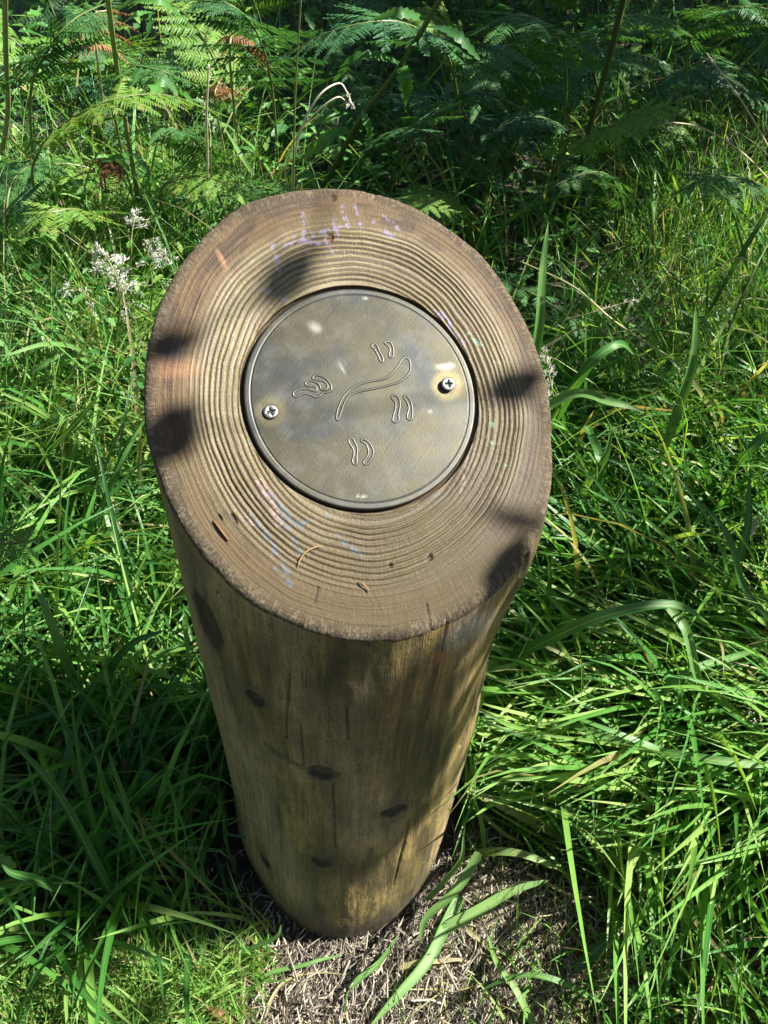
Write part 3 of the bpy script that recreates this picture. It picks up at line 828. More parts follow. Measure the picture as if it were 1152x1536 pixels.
def grass_field(name, N, box, hgt, wid, dens, lean=(0.15, 0.6), bend=(0.6, 1.8), flow=None, tint=(0.05, 0.75), dry=0.05, segs=6, seed=1, hmod=None, mat=M_GRASS):
    g = np.random.default_rng(seed)
    x = g.uniform(box[0], box[1], N); y = g.uniform(box[2], box[3], N)
    # tufts
    tf = g.random(N) < 0.7
    nt_ = max(4, N // 14); tx = g.uniform(box[0], box[1], nt_); ty = g.uniform(box[2], box[3], nt_)
    k = g.integers(0, nt_, N)
    x = np.where(tf, tx[k] + g.normal(0, 0.022, N), x); y = np.where(tf, ty[k] + g.normal(0, 0.022, N), y)
    tuft_az = g.uniform(-np.pi, np.pi, nt_)[k]; tuft_h = g.uniform(0.65, 1.15, nt_)[k]; tuft_t = g.normal(0, 0.12, nt_)[k]
    p = project(np.stack([x, y, 0 * x], -1)); X, Y = p[:, 0], p[:, 1]
    keep = g.random(N) < dens(x, y, X, Y)
    keep &= ~inside_post(x, y)
    x, y, X, Y, tuft_az, tuft_h, tuft_t = [a[keep] for a in (x, y, X, Y, tuft_az, tuft_h, tuft_t)]
    n = len(x)
    h = g.uniform(hgt[0], hgt[1], n) * tuft_h
    if hmod is not None: h = h * hmod(x, y, X, Y)
    w = g.uniform(wid[0], wid[1], n) * np.clip(h / hgt[1] + 0.35, 0.5, 1.1)
    az = np.where(g.random(n) < 0.5, tuft_az + g.normal(0, 0.7, n), g.uniform(-np.pi, np.pi, n))
    if flow is not None:
        fa, fs = flow(x, y, X, Y)
        c = np.cos(az) + fs * np.cos(fa); s = np.sin(az) + fs * np.sin(fa); az = np.arctan2(s, c)
    th0 = g.uniform(lean[0], lean[1], n); ka = g.uniform(bend[0], bend[1], n)
    side = g.normal(0, 0.35, n)
    s = np.linspace(0, 1, segs + 1)
    ths = th0[:, None] + ka[:, None] * s[None] ** 1.6
    azs = az[:, None] + side[:, None] * s[None]
    ds = h[:, None] / segs
    dz = np.cos(ths) * ds; dr = np.sin(ths) * ds
    dx = dr * np.cos(azs); dy = dr * np.sin(azs)
    px = x[:, None] + np.concatenate([np.zeros((n, 1)), np.cumsum(dx[:, :-1], 1)], 1)
    py = y[:, None] + np.concatenate([np.zeros((n, 1)), np.cumsum(dy[:, :-1], 1)], 1)
    pz = ground_h(x, y)[:, None] - 0.004 + np.concatenate([np.zeros((n, 1)), np.cumsum(dz[:, :-1], 1)], 1)
    pz = np.maximum(pz, 0.004 + 0.004 * g.random(n)[:, None])
    # trampled soil and the post foot stay clear: leave out blades that would flop over them
    kk = np.ones(n, bool)
    for c_ in (segs // 2, segs - 1, segs):
        bad = soilmask(px[:, c_], py[:, c_]) & (pz[:, c_] < 0.25) & (hgt[1] > .13)
        kk &= ~(bad & (g.random(n) < .93))
        bx_ = project(np.stack([px[:, c_], py[:, c_], pz[:, c_]], -1))
        over = (bx_[:, 1] > 1180) & (bx_[:, 1] < 1430) & (bx_[:, 0] > 352 + (bx_[:, 1] - 1180) * .25) & (bx_[:, 0] < 690 - (bx_[:, 1] - 1180) * .3)
        kk &= ~over
    x, y, h, w, px, py, pz, ths, azs, tuft_t = [a_[kk] for a_ in (x, y, h, w, px, py, pz, ths, azs, tuft_t)]; n = len(x)
    # keep blades out of the post
    lx = px - LEAN[0] * pz; ly = py - LEAN[1] * pz; rr = np.hypot(lx, ly)
    lim = 0.131
    f = np.where((rr < lim) & (pz < 0.62), lim / np.maximum(rr, 1e-4), 1.0)
    px = lx * f + LEAN[0] * pz; py = ly * f + LEAN[1] * pz
    prof = np.minimum(1, 0.55 + s * 2.2) * (1 - s ** 2.4) + 0.02
    tw = g.normal(0, 0.5, n)[:, None] + g.normal(0, 0.9, n)[:, None] * s[None]
    sx = -np.sin(azs); sy = np.cos(azs)
    nx = np.cos(ths) * np.cos(azs); ny = np.cos(ths) * np.sin(azs); nz = -np.sin(ths)
    cw, sw = np.cos(tw), np.sin(tw)
    wx = sx * cw + nx * sw; wy = sy * cw + ny * sw; wz = nz * sw
    mx_ = -sx * sw + nx * cw; my_ = -sy * sw + ny * cw; mz_ = nz * cw
    hw = (w[:, None] / 2) * prof[None]
    C = np.stack([px, py, pz], -1); W = np.stack([wx, wy, wz], -1) * hw[..., None]; Nn = np.stack([mx_, my_, mz_], -1) * (hw * 0.3)[..., None]
    V = np.stack([C - W - Nn, C, C + W - Nn], 2)      # n, S+1, 3, 3
    base = (np.arange(n) * (segs + 1) * 3)[:, None] + (np.arange(segs) * 3)[None]
    F = np.concatenate([np.stack([base, base + 1, base + 4, base + 3], -1).reshape(-1, 4), np.stack([base + 1, base + 2, base + 5, base + 4], -1).reshape(-1, 4)])
    t0 = np.clip(g.uniform(tint[0], tint[1], n) + tuft_t, 0, 0.8)
    dr_ = g.random(n) < dry
    t0 = np.where(dr_, g.uniform(0.85, 1.0, n), t0)
    T = np.broadcast_to((t0[:, None] + 0.1 * (0.5 - s[None]))[..., None], (n, segs + 1, 3)).reshape(-1)
    uv = np.stack([np.broadcast_to(np.array([0, .5, 1.])[None, None], (n, segs + 1, 3)), np.broadcast_to(s[None, :, None], (n, segs + 1, 3))], -1).reshape(-1, 2)
    return link(name, make_mesh(name, V.reshape(-1, 3), F, mat, True, uv, {'tint': T}), kind='stuff')

def soilmask(x, y):
    return in_poly(x, y, [tuple(q) for q in soil_w])
def off_soil(x, y, soft=0.035):
    m = np.zeros(np.shape(x))
    for a in np.linspace(0, 2 * np.pi, 8, endpoint=False):
        m = m + soilmask(x + soft * np.cos(a), y + soft * np.sin(a))
    return 1 - m / 8.0
HMOD = rows('''
9 9 9 9 9 9 9 9 9 9 9 9
9 9 9 9 9 9 9 9 9 9 9 9
9 9 9 9 9 9 9 9 9 9 9 9
9 9 9 9 9 9 9 9 9 9 9 9
9 9 9 9 9 9 9 9 9 9 9 9
9 9 9 9 9 9 9 9 9 9 9 9
9 9 9 9 9 9 9 9 9 9 9 9
9 9 9 9 8 8 8 9 9 9 9 9
9 9 9 8 8 8 8 8 9 9 9 9
9 9 9 8 7 7 7 8 9 9 9 9
9 9 9 7 6 5 6 7 8 8 9 9
9 9 8 7 5 4 5 6 7 8 8 8
9 9 8 6 4 3 4 5 6 7 7 8
9 9 8 5 3 2 2 4 4 5 6 7
8 8 7 4 2 1 1 2 3 4 5 6
3 3 3 2 1 1 1 2 2 3 4 5''')
def hm(x, y, X, Y): return lookup(HMOD, X, Y)
def flow_near(x, y, X, Y):
    right = sst(560, 760, X)
    fa = np.where(X > 560, R_(198), R_(-50)); return fa, 0.35 + 0.75 * right
# near field (round the post)
grass_field('grass', 14500, (-0.75, 1.0, -0.35, 0.65), (0.16, 0.38), (0.0036, 0.0095),
            lambda x, y, X, Y: off_soil(x, y) ** 2 * 0.92 * np.where((Y > 1430) & (X < 400), 0.12, 1), lean=(0.1, 0.75), bend=(0.5, 2.3), flow=flow_near, hmod=hm, seed=11, segs=7)
# finer low sward under it
grass_field('low_grass', 5500, (-0.75, 1.0, -0.55, 0.6), (0.03, 0.11), (0.0012, 0.003),
            lambda x, y, X, Y: off_soil(x, y, 0.02) * 0.9 + 0.045, lean=(0.1, 1.1), bend=(0.3, 1.6), tint=(0.0, 0.6), dry=0.16, seed=12, segs=4)
grass_field('straw_litter', 2000, (-0.12, 0.42, -0.34, 0.04), (0.03, 0.12), (0.001, 0.0026),
            lambda x, y, X, Y: 0.35 + 0.5 * (X > 640), lean=(1.25, 1.55), bend=(0.0, 0.25), tint=(0.55, 0.8), dry=0.75, seed=19, segs=5)
grass_field('sparse_grass', 1300, (-0.1, 0.5, -0.34, 0.1), (0.03, 0.1), (0.0012, 0.0032),
            lambda x, y, X, Y: 0.15 + 0.6 * sst(640, 820, X), lean=(0.2, 1.2), bend=(0.3, 1.6), tint=(0.35, 0.8), dry=0.15, seed=20, segs=5)
grass_field('tall_grass', 1500, (-0.85, -0.05, 0.4, 1.35), (0.25, 0.48), (0.0016, 0.0042),
            lambda x, y, X, Y: 0.8 + 0 * x, lean=(0.0, 0.5), bend=(0.3, 1.8), tint=(0.5, 0.8), dry=0.15, seed=16, segs=6)
# sunlit short sward at the lower left and the flopped tuft right of the post
grass_field('short_grass', 17000, (-0.45, -0.07, -0.34, -0.07), (0.03, 0.085), (0.0014, 0.0036),
            lambda x, y, X, Y: off_soil(x, y, 0.02) * sst(1415, 1450, Y), lean=(0.05, 0.8), bend=(0.2, 1.4), tint=(0.5, 0.85), dry=0.12, seed=17, segs=5)
grass_field('flopped_grass', 3600, (0.12, 0.75, -0.3, 0.2), (0.18, 0.4), (0.005, 0.0098),
            lambda x, y, X, Y: off_soil(x, y, 0.03) * sst(900, 1060, Y) * sst(1330, 1250, Y) * (X > 740), lean=(0.5, 1.0), bend=(0.5, 1.3), flow=lambda x, y, X, Y: (np.full(x.shape, R_(200)), 1.6), tint=(0.4, 0.8), dry=0.05, seed=18, segs=7)
# middle distance, either side and behind
grass_field('mid_grass', 15000, (-1.3, 1.9, 0.5, 1.75), (0.16, 0.42), (0.0032, 0.008),
            lambda x, y, X, Y: (0.35 + 0.55 * (n3(x * 2.5, y * 2.5, 3, 2) > 0.45)) * (1 - 0.85 * (((x > -0.15) & (x < 0.7) & (y > 0.72)) | (y > 1.35))), lean=(0.05, 0.5), bend=(0.4, 1.9), flow=lambda x, y, X, Y: (np.where(X > 600, R_(200), R_(-70)), 0.4 + 0 * x), tint=(0.0, 0.72), dry=0.1, seed=13, segs=6)
grass_field('fine_grass', 15000, (-1.3, 1.9, 0.3, 1.9), (0.2, 0.5), (0.0009, 0.0022),
            lambda x, y, X, Y: (0.25 + 0.6 * sst(780, 950, X)) * (1 - 0.85 * (((x > -0.15) & (x < 0.65) & (y > 0.72)) | (y > 1.45))), lean=(0.05, 0.7), bend=(0.3, 2.2), tint=(0.2, 0.8), dry=0.2, seed=14, segs=6)
grass_field('far_grass', 12000, (-2.2, 3.2, 1.7, 4.2), (0.2, 0.5), (0.004, 0.009),
            lambda x, y, X, Y: 0.15 + 0 * x, lean=(0.05, 0.6), bend=(0.4, 1.8), tint=(0.0, 0.5), dry=0.07, seed=15, segs=5)

# ---- bark litter on the bare soil
def build_litter():
    g = np.random.default_rng(5)
    lo = soil_w.min(0) - 0.03; hi = soil_w.max(0) + 0.03
    N = 26000
    x = g.uniform(lo[0], hi[0], N); y = g.uniform(max(lo[1], -0.62), hi[1], N)
    k = (soilmask(x, y) | (g.random(N) < 0.12)) & ~inside_post(x, y, 0.003)
    x, y = x[k], y[k]; n = len(x)
    L = g.gamma(2.2, 0.0055, n).clip(0.004, 0.045); W = g.uniform(0.0007, 0.0026, n); az = g.normal(R_(70), 0.8, n); el = g.normal(0, 0.3, n)
    z = ground_h(x, y) + g.uniform(0.0, 0.009, n) + np.abs(np.sin(el)) * L / 2
    d = np.stack([np.cos(az) * np.cos(el), np.sin(az) * np.cos(el), np.sin(el)], -1)
    s = np.stack([-np.sin(az), np.cos(az), 0 * az], -1); u = np.cross(s, d) * -1
    c = np.stack([x, y, z], -1)
    bend = g.normal(0, 0.12, n)[:, None] * L[:, None] * s
    st = []
    for q, wf in ((-0.5, 0.5), (0.0, 1.0), (0.5, 0.4)):
        cc = c + d * (L[:, None] * q) + (bend if q == 0 else 0)
        w = (W * wf)[:, None]
        st += [cc - s * w * .5, cc + s * w * .5, cc + u * w * .55]
    V = np.stack(st, 1)
    F = []
    b = np.arange(n)[:, None] * 9
    quads = []
    for r in (0, 3):
        for a_, b_ in ((0, 1), (1, 2), (2, 0)): quads.append([r + a_, r + b_, r + 3 + b_, r + 3 + a_])
    F = (b[:, None, :] + np.array(quads)[None]).reshape(-1, 4)
    tris = (b[:, None, :] + np.array([[0, 2, 1], [6, 7, 8]])[None]).reshape(-1, 3)
    T = np.repeat(np.clip(g.beta(1.6, 3.0, n) + (g.random(n) < 0.07) * 0.5, 0, 1), 9)
    link('bark_litter', make_mesh('bark_litter', V.reshape(-1, 3), [F, tris], M_LITTER, False, None, {'tint': T}), kind='stuff')
build_litter()

# ---- single blades one can point at
def wprof(n, w, base=0.8, tip=2.2):
    s = np.linspace(0, 1, n); return w * (np.minimum(1, base + s * 1.5) * (1 - s ** 5) ** .8 * (1 - .25 * s) + 0.015)
def hero_blade(pts, wpx, label, tint=0.5, up=None, twist=0.4, fold=0.2, tip=2.4, mat=None, group=None):
    mz = max(p[2] for p in pts)
    if mz > .11: pts = [(p[0], p[1], p[2] + .05 * min(1, p[2] / (.6 * mz))) for p in pts]
    Q = np.array([P(*p) for p in pts]); pp = project(Q)
    w = wpx * pp[:, 2].mean() / FPX
    path = crs(Q, 22)
    ss_ = np.linspace(0, 1, 22)[:, None]; path = path + np.array([random.uniform(-.002, .002), random.uniform(-.002, .002), random.uniform(-.001, .003)]) * np.sin(ss_ * random.uniform(7, 13)) * ss_
    u = unit(CAM - path.mean(0)) if up is None else np.asarray(up, float)
    u = u + np.array([0.25, 0.1, 0.35])
    mb = MB()
    ribbon(mb, path, wprof(22, w * .86, tip=tip), u, fold * 1.6, tint, twist)
    o = mb.build('grass_leaf', mat or M_LONG, None, True, loc=path[0], label=label, category='grass blade', group=group)
    return o
HB = [
 ([(770,700,.12),(800,540,.27),(812,430,.36),(821,333,.42)],19,'upright pointed green blade rising just right of the post top',.55),
 ([(800,680,.08),(845,605,.2),(885,545,.28),(930,516,.3),(951,532,.27)],19,'broad blade arching over to the right beside the post, tip drooping',.35),
 ([(970,730,.05),(1005,640,.2),(1035,545,.3),(1044,460,.36)],21,'tall broad upright blade standing alone right of the post',.45),
 ([(815,612,.22),(870,590,.25),(920,604,.25),(966,620,.24)],17,'pale shiny blade lying level to the right of the post',.6),
 ([(1150,318,.42),(1095,410,.33),(1040,500,.2),(1000,560,.05)],8,'thin dark blade slanting down from the right edge',.05),
 ([(1152,650,.2),(1110,690,.15),(1075,740,.05)],17,'dark green blade slanting in from the right edge at mid height',.25),
 ([(735,1005,.06),(820,962,.16),(905,925,.22),(1005,908,.23),(1065,935,.2)],22,'broad green blade arching across the grass right of the post',.3),
 ([(1003,912,.18),(1030,950,.17),(1046,1020,.13),(1065,1092,.05)],18,'bright blade bending down from the big arch on the right',.6),
 ([(985,1045,.1),(1040,1005,.14),(1100,985,.13),(1152,975,.11)],15,'bright green blade running level to the right edge',.45),
 ([(880,640,.2),(900,700,.19),(885,770,.1),(875,800,.05)],15,'narrow blade hanging down beside the right flank of the post',.35),
 ([(1152,930,.16),(1115,880,.2),(1090,800,.26),(1040,745,.28)],13,'dark narrow blade leaning left near the right edge',.15),
 ([(718,1278,.08),(700,1313,.06),(672,1345,.05),(640,1380,.03),(627,1415,.012)],17,'broad pale green blade curling down onto the soil at the post foot',.62),
 ([(690,1345,.01),(668,1388,.014),(640,1440,.02),(600,1490,.02),(552,1540,.02)],22,'wide bright blade lying across the bare soil towards the viewer',.58),
 ([(655,1402,.012),(700,1375,.02),(760,1342,.025),(828,1316,.03)],20,'wide pale blade lying flat on the soil right of the post foot',.68),
 ([(862,1455,.01),(910,1410,.03),(975,1350,.05),(1066,1302,.06)],20,'long dark green blade lying over the soil edge at lower right',.22),
 ([(885,1252,.05),(960,1280,.07),(1050,1305,.08),(1155,1325,.08)],21,'long bright blade stretching to the right edge low down',.66),
 ([(1155,1240,.1),(1110,1250,.09),(1050,1275,.07),(1000,1290,.04)],14,'short bright blade entering from the right above the long one',.6),
 ([(770,1110,.03),(830,1180,.09),(860,1225,.09),(900,1270,.05)],17,'shiny blade drooping forward from the tuft right of the post',.55),
 ([(1152,1150,.14),(1060,1140,.14),(960,1120,.12),(860,1090,.1),(790,1080,.05)],15,'long blade bowing left from the right edge over the bright tuft',.52),
 ([(524,1482,.012),(560,1450,.015),(600,1405,.02)],11,'slender blade lying on the dark soil in front of the post',.5),
 ([(715,1280,.02),(760,1278,.05),(810,1290,.05),(850,1310,.03)],14,'yellowing blade arching over the soil just right of the post',.8),
 ([(150,545,.05),(105,520,.18),(60,480,.28),(10,455,.34)],15,'broad blade sweeping to the left edge below the silvery flower head',.45),
 ([(132,540,.1),(110,500,.22),(80,450,.32),(38,405,.38)],11,'thin pointed blade leaning left under the silvery flower head',.55),
 ([(175,580,.05),(120,527,.2),(70,520,.26),(0,532,.28)],12,'curved blade reaching the left edge at mid height',.6),
 ([(170,560,.12),(110,535,.2),(60,550,.2),(16,582,.15)],11,'paired blade arching down to the left edge',.5),
 ([(52,705,.1),(90,662,.2),(125,620,.26),(152,590,.3)],11,'bluish grey blade slanting up in the left grass',.1),
 ([(130,1065,.03),(100,1000,.12),(72,935,.18),(50,868,.2)],22,'broad bright blade folding upward in the left grass',.62),
 ([(160,1015,.06),(180,985,.12),(210,960,.15),(248,944,.16)],15,'dark green blade bending right in the left grass',.2),
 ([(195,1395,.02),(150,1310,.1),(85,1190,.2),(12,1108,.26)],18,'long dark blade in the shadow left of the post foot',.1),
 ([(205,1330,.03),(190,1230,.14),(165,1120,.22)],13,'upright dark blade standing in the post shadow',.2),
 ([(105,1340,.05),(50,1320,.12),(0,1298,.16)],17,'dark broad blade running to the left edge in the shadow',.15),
 ([(378,262,.4),(362,236,.43),(335,190,.45)],10,'bright narrow blade behind the upper left of the post',.6),
 ([(150,760,.15),(185,690,.22),(228,610,.26)],9,'narrow upright blade close to the left flank of the post',.35),
 ([(335,1455,.01),(375,1425,.03),(415,1405,.05),(422,1388,.06)],9,'small blade curling up from the soil left of the post foot',.45),
 ([(1080,910,.1),(1105,850,.16),(1120,790,.2),(1128,700,.25)],17,'upright dark blade near the right edge at mid height',.25),
 ([(850,780,.05),(875,735,.14),(905,690,.2),(920,640,.24)],14,'pointed blade leaning right in the grass by the post',.5),
 ([(800,1540,.012),(775,1490,.03),(742,1440,.03),(730,1400,.02)],13,'short pale blade standing on the soil at the bottom edge',.7),
 ([(600,1452,.012),(650,1440,.018),(705,1446,.012)],9,'pale strip of dead grass lying level on the soil',.97),
 ([(895,1500,.02),(830,1470,.04),(770,1465,.035),(715,1490,.012)],11,'slim green blade lying across the soil at lower right',.5),
 ([(640,1350,.02),(665,1325,.05),(690,1290,.08),(700,1240,.11)],10,'slim bright blade growing up against the right side of the post foot',.6),
 ([(380,1480,.012),(415,1455,.02),(470,1445,.02),(520,1425,.012)],8,'thin green blade lying on the soil along the post foot',.55),
]
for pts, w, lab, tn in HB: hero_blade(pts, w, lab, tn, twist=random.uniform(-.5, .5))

# ---- bracken
def pinna_mesh(name, tint, mat, seed, lobes=True, curl=0.0, npair=14):
    g = np.random.default_rng(seed); mb = MB()
    s = np.linspace(0, 1, 12)
    mid = np.stack([s, 0.05 * np.sin(s * 2) * s, -(0.10 + curl) * s ** 2], -1)
    tube(mb, mid, 0.011 * (1 - s * 0.75), 4, tint + 0.05, False)
    for k in range(npair):
        q = (k + 0.4) / npair
        b = np.array([np.interp(q, s, mid[:, a]) for a in range(3)])
        l = 0.27 * (1 - q) ** 0.75 * (0.75 + 0.25 * min(1, q * 6)) + 0.02
        for sd in (-1, 1):
            if g.random() < 0.02: continue
            an = R_(66) + g.normal(0, 0.07)
            d = np.array([math.cos(an), sd * math.sin(an), g.normal(-0.18, 0.1) - curl * 1.2]); d /= np.linalg.norm(d)
            m = 7 if lobes else 4
            t = np.linspace(0, 1, m)
            path = b + d * (l * t)[:, None] + np.array([0.04, 0, -0.06 - curl * .4]) * (l * t ** 2)[:, None] * 1.5
            w = (0.72 / npair) * (1 - t ** 2.2) + 0.004
            if lobes: w = w * np.where(np.arange(m) % 2 == 0, 0.82, 1.12)
            ribbon(mb, path, w, (g.normal(0, .15), g.normal(0, .15), 1), 0.12, tint + g.normal(0, 0.05), g.normal(0, .15))
    return mb.mesh(name, mat)
PIN = {}
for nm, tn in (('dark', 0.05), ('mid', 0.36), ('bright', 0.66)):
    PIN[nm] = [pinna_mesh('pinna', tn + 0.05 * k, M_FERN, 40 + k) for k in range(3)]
PIN['brown'] = [pinna_mesh('pinna', 0.4, M_DRY, 50, curl=0.55), pinna_mesh('pinna', 0.75, M_DRY, 51, curl=0.8)]
PINL = {nm: [pinna_mesh('pinna', tn, M_FERN, 60 + k, lobes=False, npair=12) for k in range(2)] for nm, tn in (('dark', 0.05), ('mid', 0.36), ('bright', 0.66))}

def frond_layout(path, maxl, npin, s0, up, g, droop=0.25):
    """list of 4x4 matrices for the pinnae along a rachis path"""
    n = len(path); T, S, N = frame(path, up)
    out = []
    for k in range(npin):
        q = s0 + (1 - s0) * (k + 0.2) / npin
        i = min(n - 1, int(round(q * (n - 1))))
        r = (q - s0) / (1 - s0)
        l = maxl * (1 - r) ** 0.85 * (0.7 + 0.3 * min(1, r * 5)) + 0.012
        for sd in (-1, 1):
            an = R_(70 - 25 * r) + g.normal(0, 0.08)
            X = unit(T[i] * math.cos(an) + S[i] * sd * math.sin(an) + N[i] * g.normal(0.02 - droop * 0.4, 0.1))
            Z = unit(N[i] - X * (N[i] @ X)); Y = np.cross(Z, X)
            if sd < 0: pass
            M = np.eye(4); sc = l * g.uniform(0.9, 1.08)
            M[:3, 0] = X * sc; M[:3, 1] = Y * sc; M[:3, 2] = Z * sc; M[:3, 3] = path[i]
            out.append(M)
    # leading tip
    M = np.eye(4); sc = maxl * 0.28; X = T[-1]; Z = unit(N[-1] - X * (N[-1] @ X)); Y = np.cross(Z, X)
    M[:3, 0] = X * sc; M[:3, 1] = Y * sc; M[:3, 2] = Z * sc; M[:3, 3] = path[-1]; out.append(M)
    return out
def frond(pts, maxl, label, kind='mid', npin=14, s0=0.3, up=(0, 0, 1), group=None, rad=0.003, seed=0, name='bracken_frond', cat='bracken frond', lod=0, stemtint=0.45):
    g = np.random.default_rng(seed + 100)
    path = crs(np.array(pts), 40)
    base = path[0].copy()
    t = thing(name, label, cat, base, group)
    mb = MB(); tube(mb, path - base, rad * (1 - 0.75 * np.linspace(0, 1, 40)), 6, stemtint)
    mb.build('stem', M_STALK, t)
    src = (PINL if lod and kind in PINL else PIN)[kind]
    for M in frond_layout(path - base, maxl, npin, s0, up, g):
        o = bpy.data.objects.new('pinna', src[int(g.integers(0, len(src)))])
        COL.objects.link(o); o.parent = t; o.matrix_basis = Matrix(M.tolist())
    return t
FR = [
 ('bright bracken frond arching over at upper left of the post', 'bright', [P(150,420,.05),P(60,300,.3),P(60,225,.42),P(140,160,.5),P(240,142,.5),P(335,172,.44)], .075, 17, .4),
 ('small yellow-green bracken frond at the left edge above the silvery flower head', 'bright', [P(150,420,.05),P(135,330,.36),P(80,318,.42),P(22,350,.38)], .06, 12, .35),
 ('bright bracken frond spreading just behind the upper left rim of the post', 'bright', [P(300,420,.05),P(240,300,.28),P(285,265,.33),P(340,275,.33),P(392,300,.3)], .075, 12, .35),
 ('yellow-green fern tip poking out behind the upper right rim of the post', 'bright', [P(500,500,.05),P(540,330,.3),P(590,300,.36),P(640,305,.37),P(690,322,.36)], .05, 12, .3),
 ('bracken frond with a lit tip pointing right in the middle of the right thicket', 'bright', [P(800,400,.02),P(830,260,.3),P(880,205,.4),P(950,180,.44),P(1020,150,.47)], .10, 15, .35),
 ('serrated bracken frond tip at the left edge beside the post foot', 'bright', [P(-120,1000,.03),P(-80,880,.34),P(-30,825,.42),P(42,812,.43)], .06, 10, .3),
 ('green bracken frond with drooping leaflets at the top left corner', 'mid', [P(60,330,.1),P(45,160,.42),P(70,80,.52),P(110,30,.56),P(170,0,.56)], .11, 14, .35),
 ('bracken frond stretching right from the yellow-green stalk at upper left', 'mid', [P(200,300,.1),P(170,160,.4),P(190,105,.48),P(235,105,.5),P(282,122,.48)], .07, 12, .35),
 ('dark bluish frond spreading left above the middle of the thicket', 'dark', [P(700,300,.05),P(680,110,.42),P(620,40,.54),P(520,40,.55),P(420,85,.5)], .14, 16, .3),
 ('bluish frond hanging left of the dark stem at the top', 'mid', [P(830,300,.05),P(850,120,.42),P(820,40,.54),P(760,25,.56),P(690,60,.5)], .13, 15, .3),
 ('pale green frond with a feathery outline at top right of the dark stem', 'mid', [P(950,300,.05),P(890,100,.4),P(930,30,.52),P(990,30,.54),P(1040,55,.5)], .10, 14, .35),
 ('dark frond reaching the top right corner', 'mid', [P(1050,260,.05),P(1030,90,.4),P(1070,30,.5),P(1120,10,.54),P(1180,20,.5)], .12, 14, .3),
 ('shaded frond low in the thicket above the right rim of the post', 'dark', [P(620,420,.05),P(700,260,.25),P(740,200,.33),P(800,175,.36),P(850,190,.33)], .11, 14, .3),
 ('shaded frond crossing behind the jagged-leaved plant', 'mid', [P(560,330,.05),P(620,200,.3),P(680,150,.4),P(730,140,.42),P(790,165,.38)], .10, 14, .3),
 ('green frond hanging over the lit grass at the right edge', 'mid', [P(1200,420,.05),P(1160,300,.25),P(1120,270,.32),P(1060,270,.34),P(1010,290,.3)], .09, 12, .35),
 ('small frond low in the left grass behind the yellow-green stalk', 'mid', [P(60,520,.02),P(20,400,.2),P(10,330,.3),P(20,270,.34),P(60,240,.34)], .08, 12, .35),
 ('feathery green frond behind the dry white stem', 'mid', [P(380,420,.05),P(330,300,.25),P(300,220,.36),P(250,190,.42),P(190,200,.4)], .08, 14, .35),
 ('dark frond at the top between the brown leaf and the tall thin stem', 'dark', [P(420,300,.05),P(410,150,.35),P(390,60,.5),P(350,10,.56),P(290,0,.56)], .12, 14, .3),
]
for k, (lab, kd, pts, ml, npn, s0) in enumerate(FR):
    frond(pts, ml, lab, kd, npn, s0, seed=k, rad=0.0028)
# many alike fronds filling the thicket
gF = np.random.default_rng(77)
cnt = 0
for k in range(84):
    for _ in range(30):
        x = gF.uniform(-1.4, 2.4); y = gF.uniform(0.85, 3.2)
        pr = project(np.array([x, y, 0.3]))
        if -60 < pr[0] < 1210 and -120 < pr[1] < 420 and not (pr[0] > 900 and pr[1] > 230) : break
    az = gF.uniform(-np.pi, np.pi); az = math.atan2(math.sin(az) - 0.5, math.cos(az))
    h = gF.uniform(0.22, 0.46) * (1.15 if y > 1.7 else (0.9 if y > 1.25 else 0.62)); L = gF.uniform(0.28, 0.5)
    d = np.array([math.cos(az), math.sin(az), 0])
    b = np.array([x, y, 0.0])
    pts = [b, b + d * L * 0.1 + [0, 0, h * 0.6], b + d * L * 0.35 + [0, 0, h], b + d * L * 0.7 + [0, 0, h * 1.08], b + d * L * 1.1 + [0, 0, h * 0.95]]
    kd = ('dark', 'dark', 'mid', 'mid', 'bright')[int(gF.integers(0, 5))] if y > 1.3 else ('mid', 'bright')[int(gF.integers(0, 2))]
    zone = 'at the upper left' if pr[0] < 380 else ('above the top of the post' if pr[0] < 760 else 'at the upper right')
    dep = 'far back in the dim thicket' if y > 2.1 else 'in the nearer thicket'
    frond(pts, gF.uniform(0.1, 0.17) if y > 1.4 else gF.uniform(.07, .11), 'green bracken frond %s %s' % (dep, zone), kd, 14, 0.3, group='bracken fronds %s %s' % (dep, zone), seed=300 + k, lod=1 if y > 1.6 else 0)
